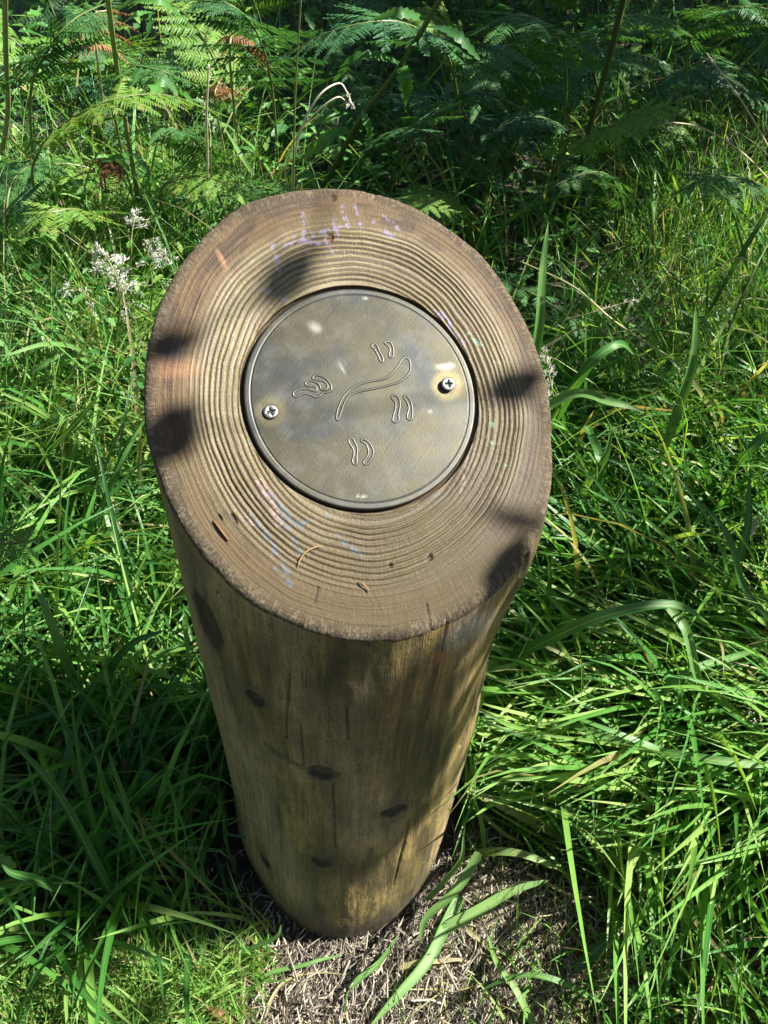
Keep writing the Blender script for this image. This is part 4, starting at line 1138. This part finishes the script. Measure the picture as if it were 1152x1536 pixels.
# thicket beyond, one mass
def far_thicket():
    g = np.random.default_rng(99); mb = MB()
    Vp = []
    meshes = []
    for me in PINL['dark'] + PINL['mid']:
        v = np.zeros(len(me.vertices) * 3, np.float32); me.vertices.foreach_get('co', v)
        f = np.zeros(len(me.loops), np.int32); me.loops.foreach_get('vertex_index', f)
        tt = np.zeros(len(me.vertices), np.float32); me.attributes['tint'].data.foreach_get('value', tt)
        meshes.append((v.reshape(-1, 3), f.reshape(-1, 4), tt))
    for k in range(85):
        x = g.uniform(-3.2, 4.6); y = g.uniform(2.6, 4.6)
        if k > 60: x = g.choice([-1, 1]) * g.uniform(2.2, 3.2) + 0.6; y = g.uniform(0.8, 3)
        az = g.uniform(-np.pi, np.pi); h = g.uniform(0.35, 0.75); L = g.uniform(0.4, 0.6); d = np.array([math.cos(az), math.sin(az), 0]); b = np.array([x, y, 0.0])
        path = crs(np.array([b, b + d * L * .1 + [0, 0, h * .6], b + d * L * .35 + [0, 0, h], b + d * L * .7 + [0, 0, h * 1.08], b + d * L * 1.1 + [0, 0, h * .95]]), 30)
        tube(mb, path, 0.003, 4, 0.1, False)
        for M in frond_layout(path, g.uniform(.14, .2), 11, .3, (0, 0, 1), g):
            v, f, tt = meshes[int(g.integers(0, len(meshes)))]
            mb.add(v @ M[:3, :3].T + M[:3, 3], f, None, None, tt)
    mb.build('bracken_undergrowth', M_FERN, kind='stuff')
far_thicket()

# ---- withered brown fronds
frond([P(365,300,.1),P(352,170,.35),P(345,90,.47),P(350,52,.5),P(378,62,.48)], .055, 'withered brown frond end hanging from a thin stalk at the upper left', 'brown', 7, .72, seed=901, name='withered_frond', stemtint=.7)
frond([P(350,330,.1),P(335,220,.25),P(322,150,.38),P(330,120,.4)], .05, 'small withered brown leaf cluster beside the dry white stem', 'brown', 6, .7, seed=902, name='withered_frond', stemtint=.7)
frond([P(215,420,.05),P(205,330,.2),P(190,262,.3),P(165,240,.33),P(150,262,.3)], .06, 'rusty withered frond low behind the yellow-green stalk', 'brown', 8, .55, seed=903, name='withered_frond', stemtint=.75)
frond([P(160,220,.2),P(150,120,.4),P(140,30,.52),P(160,15,.53)], .06, 'tangle of pale withered leaf near the top of the yellow-green stalk', 'brown', 7, .5, seed=904, name='withered_frond', stemtint=.85)

# ---- stems, stalks
def stem_thing(pts, rpx, label, tint, name='grass_stalk', cat='grass stalk', tipr=0.5, group=None, k=6):
    if name in ('hooked_stalk', 'dry_stalk', 'thin_stalk'):
        pts = [(a, b, c + .07) for a, b, c in pts]; rpx = rpx * (.8 if name == 'hooked_stalk' else 1.1)
    Q = np.array([P(*p) for p in pts]); r = rpx * project(Q)[:, 2].mean() / FPX
    path = crs(Q, 36); base = path[0]
    t = thing(name, label, cat, base, group)
    mb = MB(); tube(mb, path - base, r * (1 - (1 - tipr) * np.linspace(0, 1, 36)), k, tint); mb.build('stalk', M_STALK, t)
    return t, base, path
def jag_leaf(t, base, pts, wpx, label=None, tint=0.35, teeth=9, name='leaf', mat=M_HERB, up=None):
    Q = np.array([P(*p) for p in pts]); w0 = wpx * project(Q)[:, 2].mean() / FPX
    m = teeth * 3 + 1; path = crs(Q, m); s = np.linspace(0, 1, m)
    w = w0 * (np.sin(np.pi * np.clip(s * 0.93 + 0.05, 0, 1)) ** 0.7)
    w = w * np.array([0.62, 1.0, 0.82])[np.arange(m) % 3] + 0.0004
    mb = MB(); u = unit(CAM - path.mean(0)) + np.array([.2, .1, .4])
    ribbon(mb, path - base, w, u, 0.14, tint, random.uniform(-.4, .4))
    mb.build(name, mat, t)
def seed_head(t, base, path, lo, hi, size, nb, sp, g, mat=M_SEED, droop=0.3, spk=(0.0038, 0.0011), name='flower_head'):
    """branchlets with small pointed spikelets"""
    mb = MB(); n = len(path); big = spk[0] >= .005; nb = int(nb * (1.25 if big else .8)); sp = int(sp * (1.7 if big else 1)); spk = (spk[0] * .95, spk[1] * .42) if big else (spk[0] * .85, spk[1] * .6)
    for k in range(nb):
        q = lo + (hi - lo) * (k + g.random()) / nb
        b = path[min(n - 1, int(q * (n - 1)))] - base
        r = (q - lo) / (hi - lo + 1e-6)
        l = size * (1 - 0.75 * r) * g.uniform(0.6, 1.1)
        a = g.uniform(0, 2 * np.pi)
        T = unit(path[min(n - 1, int(q * (n - 1)) + 1)] - path[max(0, int(q * (n - 1)) - 1)])
        S = unit(np.cross(T, (0.3, 0.2, 0.9))); N = np.cross(S, T)
        d = unit(T * 0.9 + S * math.cos(a) + N * math.sin(a))
        tt = np.linspace(0, 1, 5)[:, None]
        br = b + d * l * tt + np.array([0, 0, -droop]) * l * tt ** 2
        tube(mb, br, 0.00022, 3, 0.3, False)
        for j in range(sp):
            f = g.uniform(0.25, 1.0)
            c = np.array([np.interp(f, tt[:, 0], br[:, a_]) for a_ in range(3)]) + g.normal(0, 0.0012, 3)
            dd = unit(d + g.normal(0, 0.4, 3) + np.array([0, 0, -droop * .5])); ln = spk[0] * g.uniform(0.7, 1.3); wd = spk[1] * g.uniform(.8, 1.3)
            s1 = unit(np.cross(dd, (0.2, 0.9, 0.3))); s2 = np.cross(dd, s1)
            V = [c, c + dd * ln * .4 + s1 * wd, c + dd * ln * .4 + s2 * wd, c + dd * ln * .4 - s1 * wd, c + dd * ln * .4 - s2 * wd, c + dd * ln]
            mb.add(V, None, [[0, 2, 1], [0, 3, 2], [0, 4, 3], [0, 1, 4], [5, 1, 2], [5, 2, 3], [5, 3, 4], [5, 4, 1]], None, float(np.clip(g.normal(.6, .25), 0, 1)))
    mb.build(name, mat, t, smooth=False)
gS = np.random.default_rng(31)
def seeded(pts, rpx, label, lo, hi, size, nb, sp, tint=.6, droop=.3, mat=M_SEED, spk=(0.0038, 0.0011), name='flowering_grass'):
    t, b, path = stem_thing(pts, rpx, label, tint, name, 'flowering grass')
    seed_head(t, b, path, lo, hi, size, nb, sp, gS, mat, droop, spk)
seeded([(175,650,.05),(172,540,.2),(180,460,.3),(172,410,.35),(150,372,.37)], 2.0, 'large silvery white feathery grass head in the sun left of the post', .5, 1, .055, 34, 9, spk=(.0058, .0015), droop=.5)
seeded([(170,470,.3),(140,450,.33),(110,432,.34),(92,438,.33)], 1.2, 'small silvery sprig reaching left from the large white grass head', .45, 1, .016, 8, 6, spk=(.005, .0013))
seeded([(215,560,.1),(228,440,.28),(222,380,.34),(235,360,.35)], 1.5, 'pale drooping grass head close to the left rim of the post', .55, 1, .03, 12, 8, spk=(.0055, .0014), droop=.8)
seeded([(250,520,.1),(262,430,.25),(250,385,.3),(228,378,.31)], 1.3, 'drooping silvery spray touching the upper left rim of the post', .55, 1, .03, 14, 8, spk=(.0055, .0014), droop=.9)
seeded([(190,500,.1),(196,400,.3),(198,350,.35),(205,318,.37)], 1.3, 'small white grass head above the large silvery one', .72, 1, .022, 14, 8, spk=(.0055, .0014))
seeded([(135,560,.1),(136,500,.22),(138,470,.26),(134,452,.27)], 1.0, 'tiny white sprig hanging below the silvery grass head', .6, 1, .012, 5, 5, spk=(.005, .0013))
seeded([(318,320,.2),(316,240,.38),(315,195,.42),(305,150,.45)], 1.3, 'white seed sprig on a thin stalk beside the dry white stem', .6, 1, .02, 10, 6)
seeded([(840,660,.1),(832,610,.2),(826,575,.25),(815,520,.3)], 2.0, 'small bright white flower head against the right rim of the post', .45, 1, .022, 16, 9, spk=(.006, .0016))
seeded([(780,392,.33),(860,430,.33),(930,488,.3),(1050,565,.15)][::-1], 2.2, 'long straight pale stem slanting down from behind the post to the right', .96, 1, .008, 2, 2, .72)
seeded([(845,480,.28),(885,470,.31),(930,456,.33),(958,450,.34)], 1.4, 'short dry grass head lying level in the right grass', .4, 1, .012, 16, 5, .85)
seeded([(930,640,.05),(965,560,.2),(960,500,.28),(940,470,.3)], 1.2, 'brownish drooping grass head in the middle of the right grass', .4, 1, .02, 12, 6, .8)
seeded([(1180,300,.2),(1120,235,.32),(1060,195,.38),(1010,184,.4),(985,190,.4)], 1.6, 'lower of two arching pale stems at the upper right edge', .6, 1, .012, 12, 4, .85)
seeded([(1190,290,.2),(1130,180,.4),(1090,120,.46),(1060,80,.5)], 1.5, 'upper of two arching pale stems at the upper right edge', .5, 1, .03, 18, 5, .85)
seeded([(1152,840,.1),(1143,800,.2),(1138,775,.24),(1128,800,.22)], 2.0, 'pale drooping grass head at the right edge level with the post rim', .55, 1, .014, 16, 8, .8, droop=1, mat=M_DRY if False else M_SEED)
seeded([(1135,1180,.05),(1145,1110,.15),(1135,1060,.2),(1120,1045,.2)], 1.6, 'pale seed head hanging at the right edge above the bright tuft', .5, 1, .012, 14, 7, .8, droop=1)
stem_thing([(312,275,.25),(311,230,.33),(310,170,.41),(313,97,.48)], 2.2, 'short dry white stem standing upright behind the upper left rim', .98, 'dry_stalk')
stem_thing([(440,300,.2),(440,270,.3),(443,140,.48),(452,-10,.62)], 1.6, 'tall thin straight stem rising behind the top of the post to the upper edge', .68, 'thin_stalk')
t, b, p_ = stem_thing([(437,300,.2),(441,240,.33),(455,185,.4),(480,142,.44),(508,125,.45),(520,138,.44),(529,160,.42)], 2.4, 'taller of two cream stems hooked over behind the post', .97, 'hooked_stalk')
seed_head(t, b, p_, .82, 1, .008, 14, 5, gS, M_SEED, 1.0)
t, b, p_ = stem_thing([(436,290,.2),(428,258,.28),(445,205,.36),(475,168,.4),(505,146,.42),(518,152,.41),(522,160,.41)], 2.0, 'shorter of two cream stems hooked over behind the post', .94, 'hooked_stalk')
seed_head(t, b, p_, .85, 1, .006, 8, 4, gS, M_SEED, 1.0)
stem_thing([(392,305,.22),(394,285,.26),(402,262,.29),(412,264,.29),(424,292,.24)], 1.6, 'small drooping dry stalk at the upper left rim of the post', .9, 'hooked_stalk')
stem_thing([(865,290,.1),(870,255,.2),(885,190,.35),(912,95,.5),(940,-20,.66)], 4.6, 'dark upright stem running to the top edge right of centre', .0, 'dark_stalk', tipr=.75)
stem_thing([(1085,640,.03),(1080,545,.18),(1105,465,.28),(1133,402,.34),(1160,350,.36)], 2.4, 'long blue-green stem with a white node near the right edge', .3, 'grass_stalk')
hero_blade([(1135,398,.35),(1112,388,.36),(1090,393,.36),(1085,408,.35),(1100,418,.34),(1125,412,.34)], 4, 'yellow curled blade looping near the right edge', .88)
stem_thing([(3,230,.3),(12,165,.4),(9,80,.5),(7,-15,.62)], 4.2, 'thick yellowish stalk along the left edge at the top', .66, 'thick_stalk', tipr=.85)
# yellow-green stalk with leaves, upper left
t, b, p_ = stem_thing([(212,330,.2),(205,285,.28),(192,205,.38),(176,105,.5),(160,-15,.64)], 4.0, 'yellow-green leafy stalk rising to the top edge at upper left', .62, 'leafy_stalk', 'leafy plant', .8)
for pts, w in (([(177,15,.58),(205,0,.6),(245,5,.6),(285,36,.56)], 13), ([(178,40,.55),(205,22,.58),(228,18,.57)], 9), ([(190,130,.46),(225,122,.49),(262,132,.48),(300,160,.44)], 12),
               ([(200,230,.35),(216,250,.36),(228,272,.34),(236,292,.31)], 15), ([(197,232,.35),(175,236,.37),(152,243,.37)], 9), ([(180,45,.54),(190,40,.56),(196,58,.54)], 8)):
    jag_leaf(t, b, pts, w, tint=.5)
# plant with jagged leaves leaning across the centre
t, b, p_ = stem_thing([(470,300,.2),(495,262,.28),(540,180,.4),(600,100,.5),(668,-15,.62)], 4.6, 'leaning plant with jagged leaves behind the top of the post', .25, 'jagged_leaved_plant', 'leafy plant', .8)
for pts, w, tn in (([(600,92,.5),(606,112,.5),(609,140,.47),(607,166,.43)], 27, .3), ([(478,232,.33),(500,205,.38),(520,196,.4),(524,194,.4)], 14, .5),
                   ([(440,250,.3),(470,225,.36),(500,200,.39),(524,192,.4)], 19, .45), ([(460,192,.38),(490,178,.41),(522,170,.41)], 13, .4),
                   ([(543,165,.42),(549,182,.42),(554,200,.4),(553,220,.38)], 16, .4), ([(415,292,.25),(440,272,.3),(460,265,.3),(478,264,.3)], 15, .5),
                   ([(600,95,.5),(570,85,.52),(530,88,.52),(498,125,.48)], 15, .25), ([(640,30,.58),(600,20,.6),(560,30,.58)], 17, .2),
                   ([(500,240,.3),(505,225,.33),(495,232,.33),(485,228,.33)], 18, .9), ([(640,40,.56),(680,50,.58),(720,90,.55)], 18, .15)):
    jag_leaf(t, b, pts, w, tint=tn)

# ---- small broad-leaved herbs in the sward, one mass
def herbs(name, N, box, seed, zr, size, lobed, dens):
    g = np.random.default_rng(seed)
    mb = MB()
    k = 0
    while k < N:
        x = g.uniform(box[0], box[1]); y = g.uniform(box[2], box[3])
        if inside_post(x, y, 0.03) or g.random() > dens(x, y): k += 1; continue
        for j in range(int(g.integers(3, 7))):
            a = g.uniform(0, 2 * np.pi); z = g.uniform(*zr); r = g.uniform(0.01, 0.05)
            c = np.array([x + r * math.cos(a), y + r * math.sin(a), z])
            d = unit([math.cos(a), math.sin(a), g.normal(0, .35)])
            l = g.uniform(*size); m = 7
            q = np.linspace(0, 1, m)
            path = c + d * (l * q)[:, None] + np.array([0, 0, -0.25]) * (l * q ** 2)[:, None]
            w = l * lobed[0] * np.sin(np.pi * np.clip(q * .95 + .04, 0, 1)) ** .6
            if lobed[1]: w = w * np.array([.6, 1.15, .7, 1.2, .7, 1.0, .3])
            ribbon(mb, path, w + .0003, (g.normal(0, .3), g.normal(0, .3), 1), .12, g.uniform(0, 1), g.normal(0, .2))
        k += 1
    mb.build(name, M_HERB, kind='stuff')
herbs('ground_herbs', 200, (-0.7, -0.2, -0.05, 0.5), 21, (0.02, 0.14), (0.012, 0.03), (0.55, True), lambda x, y: 0.45)
herbs('leafy_undergrowth', 1300, (-1.3, 0.2, 0.45, 1.7), 22, (0.06, 0.3), (0.012, 0.03), (0.45, True), lambda x, y: 0.8)
herbs('low_ground_cover', 2600, (-0.3, 2.2, 0.7, 3.2), 24, (0.01, 0.1), (0.02, 0.045), (0.5, True), lambda x, y: 0.9)
herbs('leafy_ground_cover', 1600, (-1.8, 2.6, 1.3, 3.6), 23, (0.05, 0.35), (0.02, 0.05), (0.5, True), lambda x, y: 0.8)
# lone rounded leaf right of the post
t = thing('plantain', 'small rosette with rounded leaves in the grass right of the post', 'herb', P(955, 800, .03))
for pts, w in (([(955,800,.03),(975,770,.07),(1000,745,.09),(1015,735,.09)], 26), ([(955,800,.03),(985,792,.06),(1010,788,.06)], 18), ([(955,800,.03),(945,775,.06),(940,755,.07)], 18)):
    Q = np.array([P(*q) for q in pts]); w0 = w * project(Q)[:, 2].mean() / FPX; path = crs(Q, 12); s = np.linspace(0, 1, 12)
    mb = MB(); ribbon(mb, path - P(955, 800, .03), w0 * np.sin(np.pi * np.clip(s * .97 + .02, 0, 1)) ** .8 + .0004, unit(CAM - path[0]) + [.1, 0, .4], .1, .75); mb.build('leaf', M_HERB, t)

# ---- bits lying on the cut face
def on_face(pts, rpx, label, col, name='pine_needle'):
    Q = np.array([PF(x, y, l) for x, y, l in pts]); r = rpx * project(Q)[:, 2].mean() / FPX
    path = crs(Q, 14); mb = MB(); tube(mb, path, r * np.sin(np.linspace(.35, np.pi - .35, 14)) ** .5, 6, col)
    mb.build(name, M_DRY, None, True, loc=path[0], label=label, category='pine needle' if 'needle' in name else 'stalk')
on_face([(320,780,.0012),(331,795,.0016),(343,811,.0012)], 1.9, 'reddish straight pine needle lying at the lower left of the cut top', .35)
on_face([(447,851,.0012),(452,836,.0022),(465,824,.003),(483,818,.0014)], 1.1, 'pale curved pine needle lying near the bottom of the cut top', 1.0)
on_face([(538,873,.0012),(546,877,.0022),(554,887,.0012)], 1.2, 'short curved brown pine needle at the bottom of the cut top', .75)

# ---- dead leaf and twigs on the soil
t = thing('dead_leaf', 'curled orange-brown dead leaf on the soil at the bottom edge', 'dead leaf', P(300, 1512, .02))
Q = np.array([P(300,1512,.03), P(325,1520,.03), P(350,1535,.022), P(368,1550,.012)]); path = crs(Q, 12)
mb = MB(); ribbon(mb, path - P(300, 1512, .02), .008 * np.sin(np.linspace(.3, 2.9, 12)), (0.2, -.3, 1), .5, .15, .6); mb.build('leaf_blade', M_DRY, t)
for pts, lab in (([(395,1530,.012),(410,1495,.014),(440,1465,.014),(520,1462,.012)], 'pale dry grass strand curving over the soil in front of the post'),
                 ([(700,1395,.012),(730,1420,.014),(760,1450,.012)], 'straw coloured strand lying on the soil right of the post foot'),
                 ([(790,1310,.015),(850,1340,.03),(900,1350,.02)], 'dry tan strand at the edge of the grass by the soil')):
    hero_blade(pts, 6, lab, .95)

# ---- overhanging tree: stands right of the view and dapples the light
SHADE = rows('''
2 2 3 7 9 9 8 6 7 7 7 8
1 0 1 6 7 9 9 9 9 9 9 9
0 0 0 2 6 9 9 9 9 9 6 7
0 0 0 1 7 9 9 9 9 8 2 3
1 1 1 1 4 9 9 9 9 8 6 6
1 2 2 2 4 4 4 8 8 7 7 7
2 3 2 2 3 3 3 3 3 4 5 6
4 2 0 1 3 3 3 3 3 5 6 6
5 1 0 1 2 3 3 3 4 6 5 3
5 2 0 2 4 5 5 4 5 6 4 3
6 4 2 4 6 6 6 6 5 3 3 3
6 6 5 6 7 7 7 2 1 1 1 2
5 6 6 6 7 7 7 1 0 0 0 1
3 4 5 5 6 6 1 0 0 0 0 1
1 1 2 2 2 1 0 0 0 1 1 1
0 0 0 0 0 0 0 0 0 1 1 0''')
FACE_SH = [(455, 405, 45, 24), (785, 590, 22, 30), (262, 512, 20, 14), (250, 655, 16, 14)]
def build_tree():
    g = np.random.default_rng(4)
    TX, TY = 3.7, 2.9
    t = thing('overhanging_tree', 'broadleaved tree standing right of the view, its branches dappling the light on the post', 'tree', (TX, TY, 0))
    base = np.array([TX, TY, 0.0])
    tp = crs(np.array([[0, 0, -.1], [-.05, .03, 1.2], [.02, .05, 2.4], [-.1, 0, 3.8], [-.05, .05, 5.2]], float), 40)
    mb = MB(); tube(mb, tp, np.linspace(.14, .05, 40), 14, .5); mb.build('trunk', M_BARK, t)
    # leaf clusters: above the ground where the photograph shows shade
    cl = []
    lam = 90.0
    def add(pt, zlo, zhi, n, rad, size):
        z = g.uniform(zlo, zhi); tt = (z - pt[2]) / LDIR[2]
        cl.append((pt + LDIR * tt, n, rad, size))
    bx = (-1.7, 2.4, -0.7, 3.5)
    area = (bx[1] - bx[0]) * (bx[3] - bx[2])
    for k in range(int(area * lam * 2.0)):
        q = np.array([g.uniform(bx[0], bx[1]), g.uniform(bx[2], bx[3]), 0.18])
        # skip rays that meet the post top first
        s_ = ((FC - q) @ FN) / (LDIR @ FN); hit = q + LDIR * s_
        if s_ > 0 and np.linalg.norm(hit - FC) < 0.17: continue
        pr = project(q)
        c = float(lookup(SHADE, np.array([pr[0]]), np.array([pr[1]]))[0]) if pr[2] > 0 else .5
        f = float(n3(q[0] * 7 + 3, q[1] * 7, 2, 3)); f = np.clip((f - 0.5) / 0.30 + 0.5, 0, 1)
        if f < c * 1.27 - 0.27:
            add(q, 1.3, 2.2, 6, .035, .05)
            if c > .85: add(q, 1.4, 2.6, 9, .06, .065)
    for (cx, cy, rx, ry) in FACE_SH:
        q = PF(cx, cy); n = max(1, int(round(rx * ry / 700.)))
        for j in range(n):
            o = PF(cx + g.uniform(-rx, rx) * .6, cy + g.uniform(-ry, ry) * .6)
            add(o, 1.55, 2.3, 1, .0, .044)
    for (cx, cy) in ((590, 1060), (575, 1100), (560, 1180), (580, 1085), (550, 1230), (530, 1290), (555, 1270), (545, 1080), (540, 1140), (520, 1200), (560, 1120), (530, 1250), (500, 1310),(560, 1060)):  # leaf clusters added towards the sun to shade the post front
        q, _, _ = side_hit(cx, cy)
        for j in range(2): add(q + g.normal(0, .008, 3), 1.5, 2.3, 1, .0, .05)
    cen = np.array([c[0] for c in cl]) - base
    # connect the clusters with twigs, nearest first
    order = np.argsort(np.hypot(cen[:, 0], cen[:, 1]))
    nodes = [p for p in tp[10:34]]; npar = [-1] * len(nodes); NC = 60000
    arr = np.zeros((NC, 3)); arr[:len(nodes)] = nodes; par = np.full(NC, -1); cntn = len(nodes)
    for i in range(1, cntn): par[i] = i - 1
    weight = np.zeros(NC)
    dist0 = np.zeros(NC)
    for ci in order:
        c = cen[ci]
        d = np.linalg.norm(arr[:cntn] - c, axis=1) + 0.12 * dist0[:cntn]
        k = int(np.argmin(d)); L = np.linalg.norm(arr[k] - c); m = max(1, int(L / 0.12))
        prev = k; a0 = arr[k].copy()
        for j in range(1, m + 1):
            q = j / m
            p = a0 + (c - a0) * q + (g.normal(0, .012, 3) if j < m else 0) + np.array([0, 0, .05 * L * math.sin(q * np.pi)])
            arr[cntn] = p; par[cntn] = prev; dist0[cntn] = dist0[prev] + L / m; prev = cntn; cntn += 1
        weight[prev] += 1
    for i in range(cntn - 1, 0, -1):
        if par[i] >= 0: weight[par[i]] += weight[i]
    idx = np.arange(24, cntn)
    a = arr[par[idx]]; b = arr[idx]; r1 = 0.0007 * np.sqrt(weight[idx]) ** .9 + .0004; r0 = np.minimum(0.0007 * np.sqrt(weight[par[idx]]) ** .9 + .0004, r1 * 1.5)
    r0 = np.minimum(r0, .018); r1 = np.minimum(r1, .018)
    T = unit(b - a); S = unit(np.cross(T, np.array([.13, .31, .94]))); N = np.cross(S, T)
    V = []
    for q, r in ((a, r0), (b, r1)):
        for k in range(5):
            an = k / 5 * 2 * np.pi; V.append(q + r[:, None] * (math.cos(an) * S + math.sin(an) * N))
    V = np.stack(V, 1); nb = np.arange(len(idx))[:, None] * 10
    quads = np.array([[k, (k + 1) % 5, 5 + (k + 1) % 5, 5 + k] for k in range(5)])
    F = (nb[:, None] + quads[None]).reshape(-1, 4)
    link('branches', make_mesh('branches', V.reshape(-1, 3), F, M_BARK), t, kind='stuff')
    # leaves
    P0 = []; sz = []
    for (c, n, rad, size), cc in zip(cl, cen):
        for j in range(n):
            P0.append(cc + g.normal(0, rad, 3) * (1 if rad else 0)); sz.append(size * g.uniform(.7, 1.25))
    # upper crown so the tree is whole
    for k in range(2600):
        a_ = g.uniform(0, 2 * np.pi); zz = g.uniform(2.8, 5.8); rr = 1.5 * math.sqrt(g.random()) * math.sin(np.clip((zz - 2.2) / 4.0, 0.05, .95) * np.pi) ** .5
        P0.append(np.array([rr * math.cos(a_) + .3, rr * math.sin(a_), zz])); sz.append(.08 * g.uniform(.7, 1.2))
    for k in range(5200):  # extra crown leaves added above the back to darken the thicket
        a_ = g.uniform(0, 2 * np.pi); rr = math.sqrt(g.random())
        P0.append(np.array([2.3 + 2.0 * rr * math.cos(a_), 3.2 + 1.35 * rr * math.sin(a_), g.uniform(2.6, 4.2)]) - base); sz.append(.12 * g.uniform(.7, 1.3))
    P0 = np.array(P0); sz = np.array(sz); n = len(P0)
    d = unit(g.normal(0, 1, (n, 3)) * [1, 1, .45]); up = unit(g.normal(0, .55, (n, 3)) + LDIR * .6 + [0, 0, .5])
    s = unit(np.cross(d, up)); u = np.cross(s, d)
    st = []
    for q, w, zz in ((0, .0, 0), (.22, .24, 0), (.5, .33, 0), (.8, .2, -.04), (1.0, 0, -.1)):
        c = P0 + d * (sz * (q - .5))[:, None] + u * (sz * zz)[:, None]
        if w == 0: st.append(c)
        else: st += [c - s * (sz * w)[:, None] + u * (sz * .05)[:, None], c, c + s * (sz * w)[:, None] + u * (sz * .05)[:, None]]
    V = np.stack(st, 1); nb = np.arange(n)[:, None, None] * 11
    tri = np.array([[0, 2, 1], [0, 3, 2], [10, 7, 8], [10, 8, 9]]); qd = np.array([[1, 2, 5, 4], [2, 3, 6, 5], [4, 5, 8, 7], [5, 6, 9, 8]])
    T_ = np.repeat(g.random(n), 11)
    link('leaves', make_mesh('leaves', V.reshape(-1, 3), [(nb + qd[None]).reshape(-1, 4), (nb + tri[None]).reshape(-1, 3)], M_CANOPY, True, None, {'tint': T_}), t, kind='stuff')
    print('leaves', n, 'clusters', len(cl), 'nodes', cntn)
build_tree()

def build_woodland():
    g = np.random.default_rng(66); n = 15000
    a = g.uniform(0, 2 * np.pi, n); r = g.uniform(6.5, 9.5, n)
    top = 7.5 + 2.0 * (n3(np.cos(a) * 2, np.sin(a) * 2, 0, 2) - .5) * 2
    da = np.abs(np.angle(np.exp(1j * (a - SUN_AZ)))); top = np.where(da < .7, np.minimum(top, 5.5), top)
    z = top * g.random(n) ** .85
    P0 = np.stack([r * np.cos(a), r * np.sin(a), z], -1); sz = g.uniform(.2, .42, n)
    d = unit(g.normal(0, 1, (n, 3))); s = unit(np.cross(d, g.normal(0, 1, (n, 3))))
    V = np.stack([P0 - d * sz[:, None] * .5, P0 + s * sz[:, None] * .33, P0 + d * sz[:, None] * .5, P0 - s * sz[:, None] * .33], 1)
    F = np.arange(n * 4).reshape(n, 4)
    link('surrounding_woodland', make_mesh('surrounding_woodland', V.reshape(-1, 3), F, M_CANOPY, False, None, {'tint': np.repeat(g.random(n), 4)}), kind='stuff')
build_woodland()
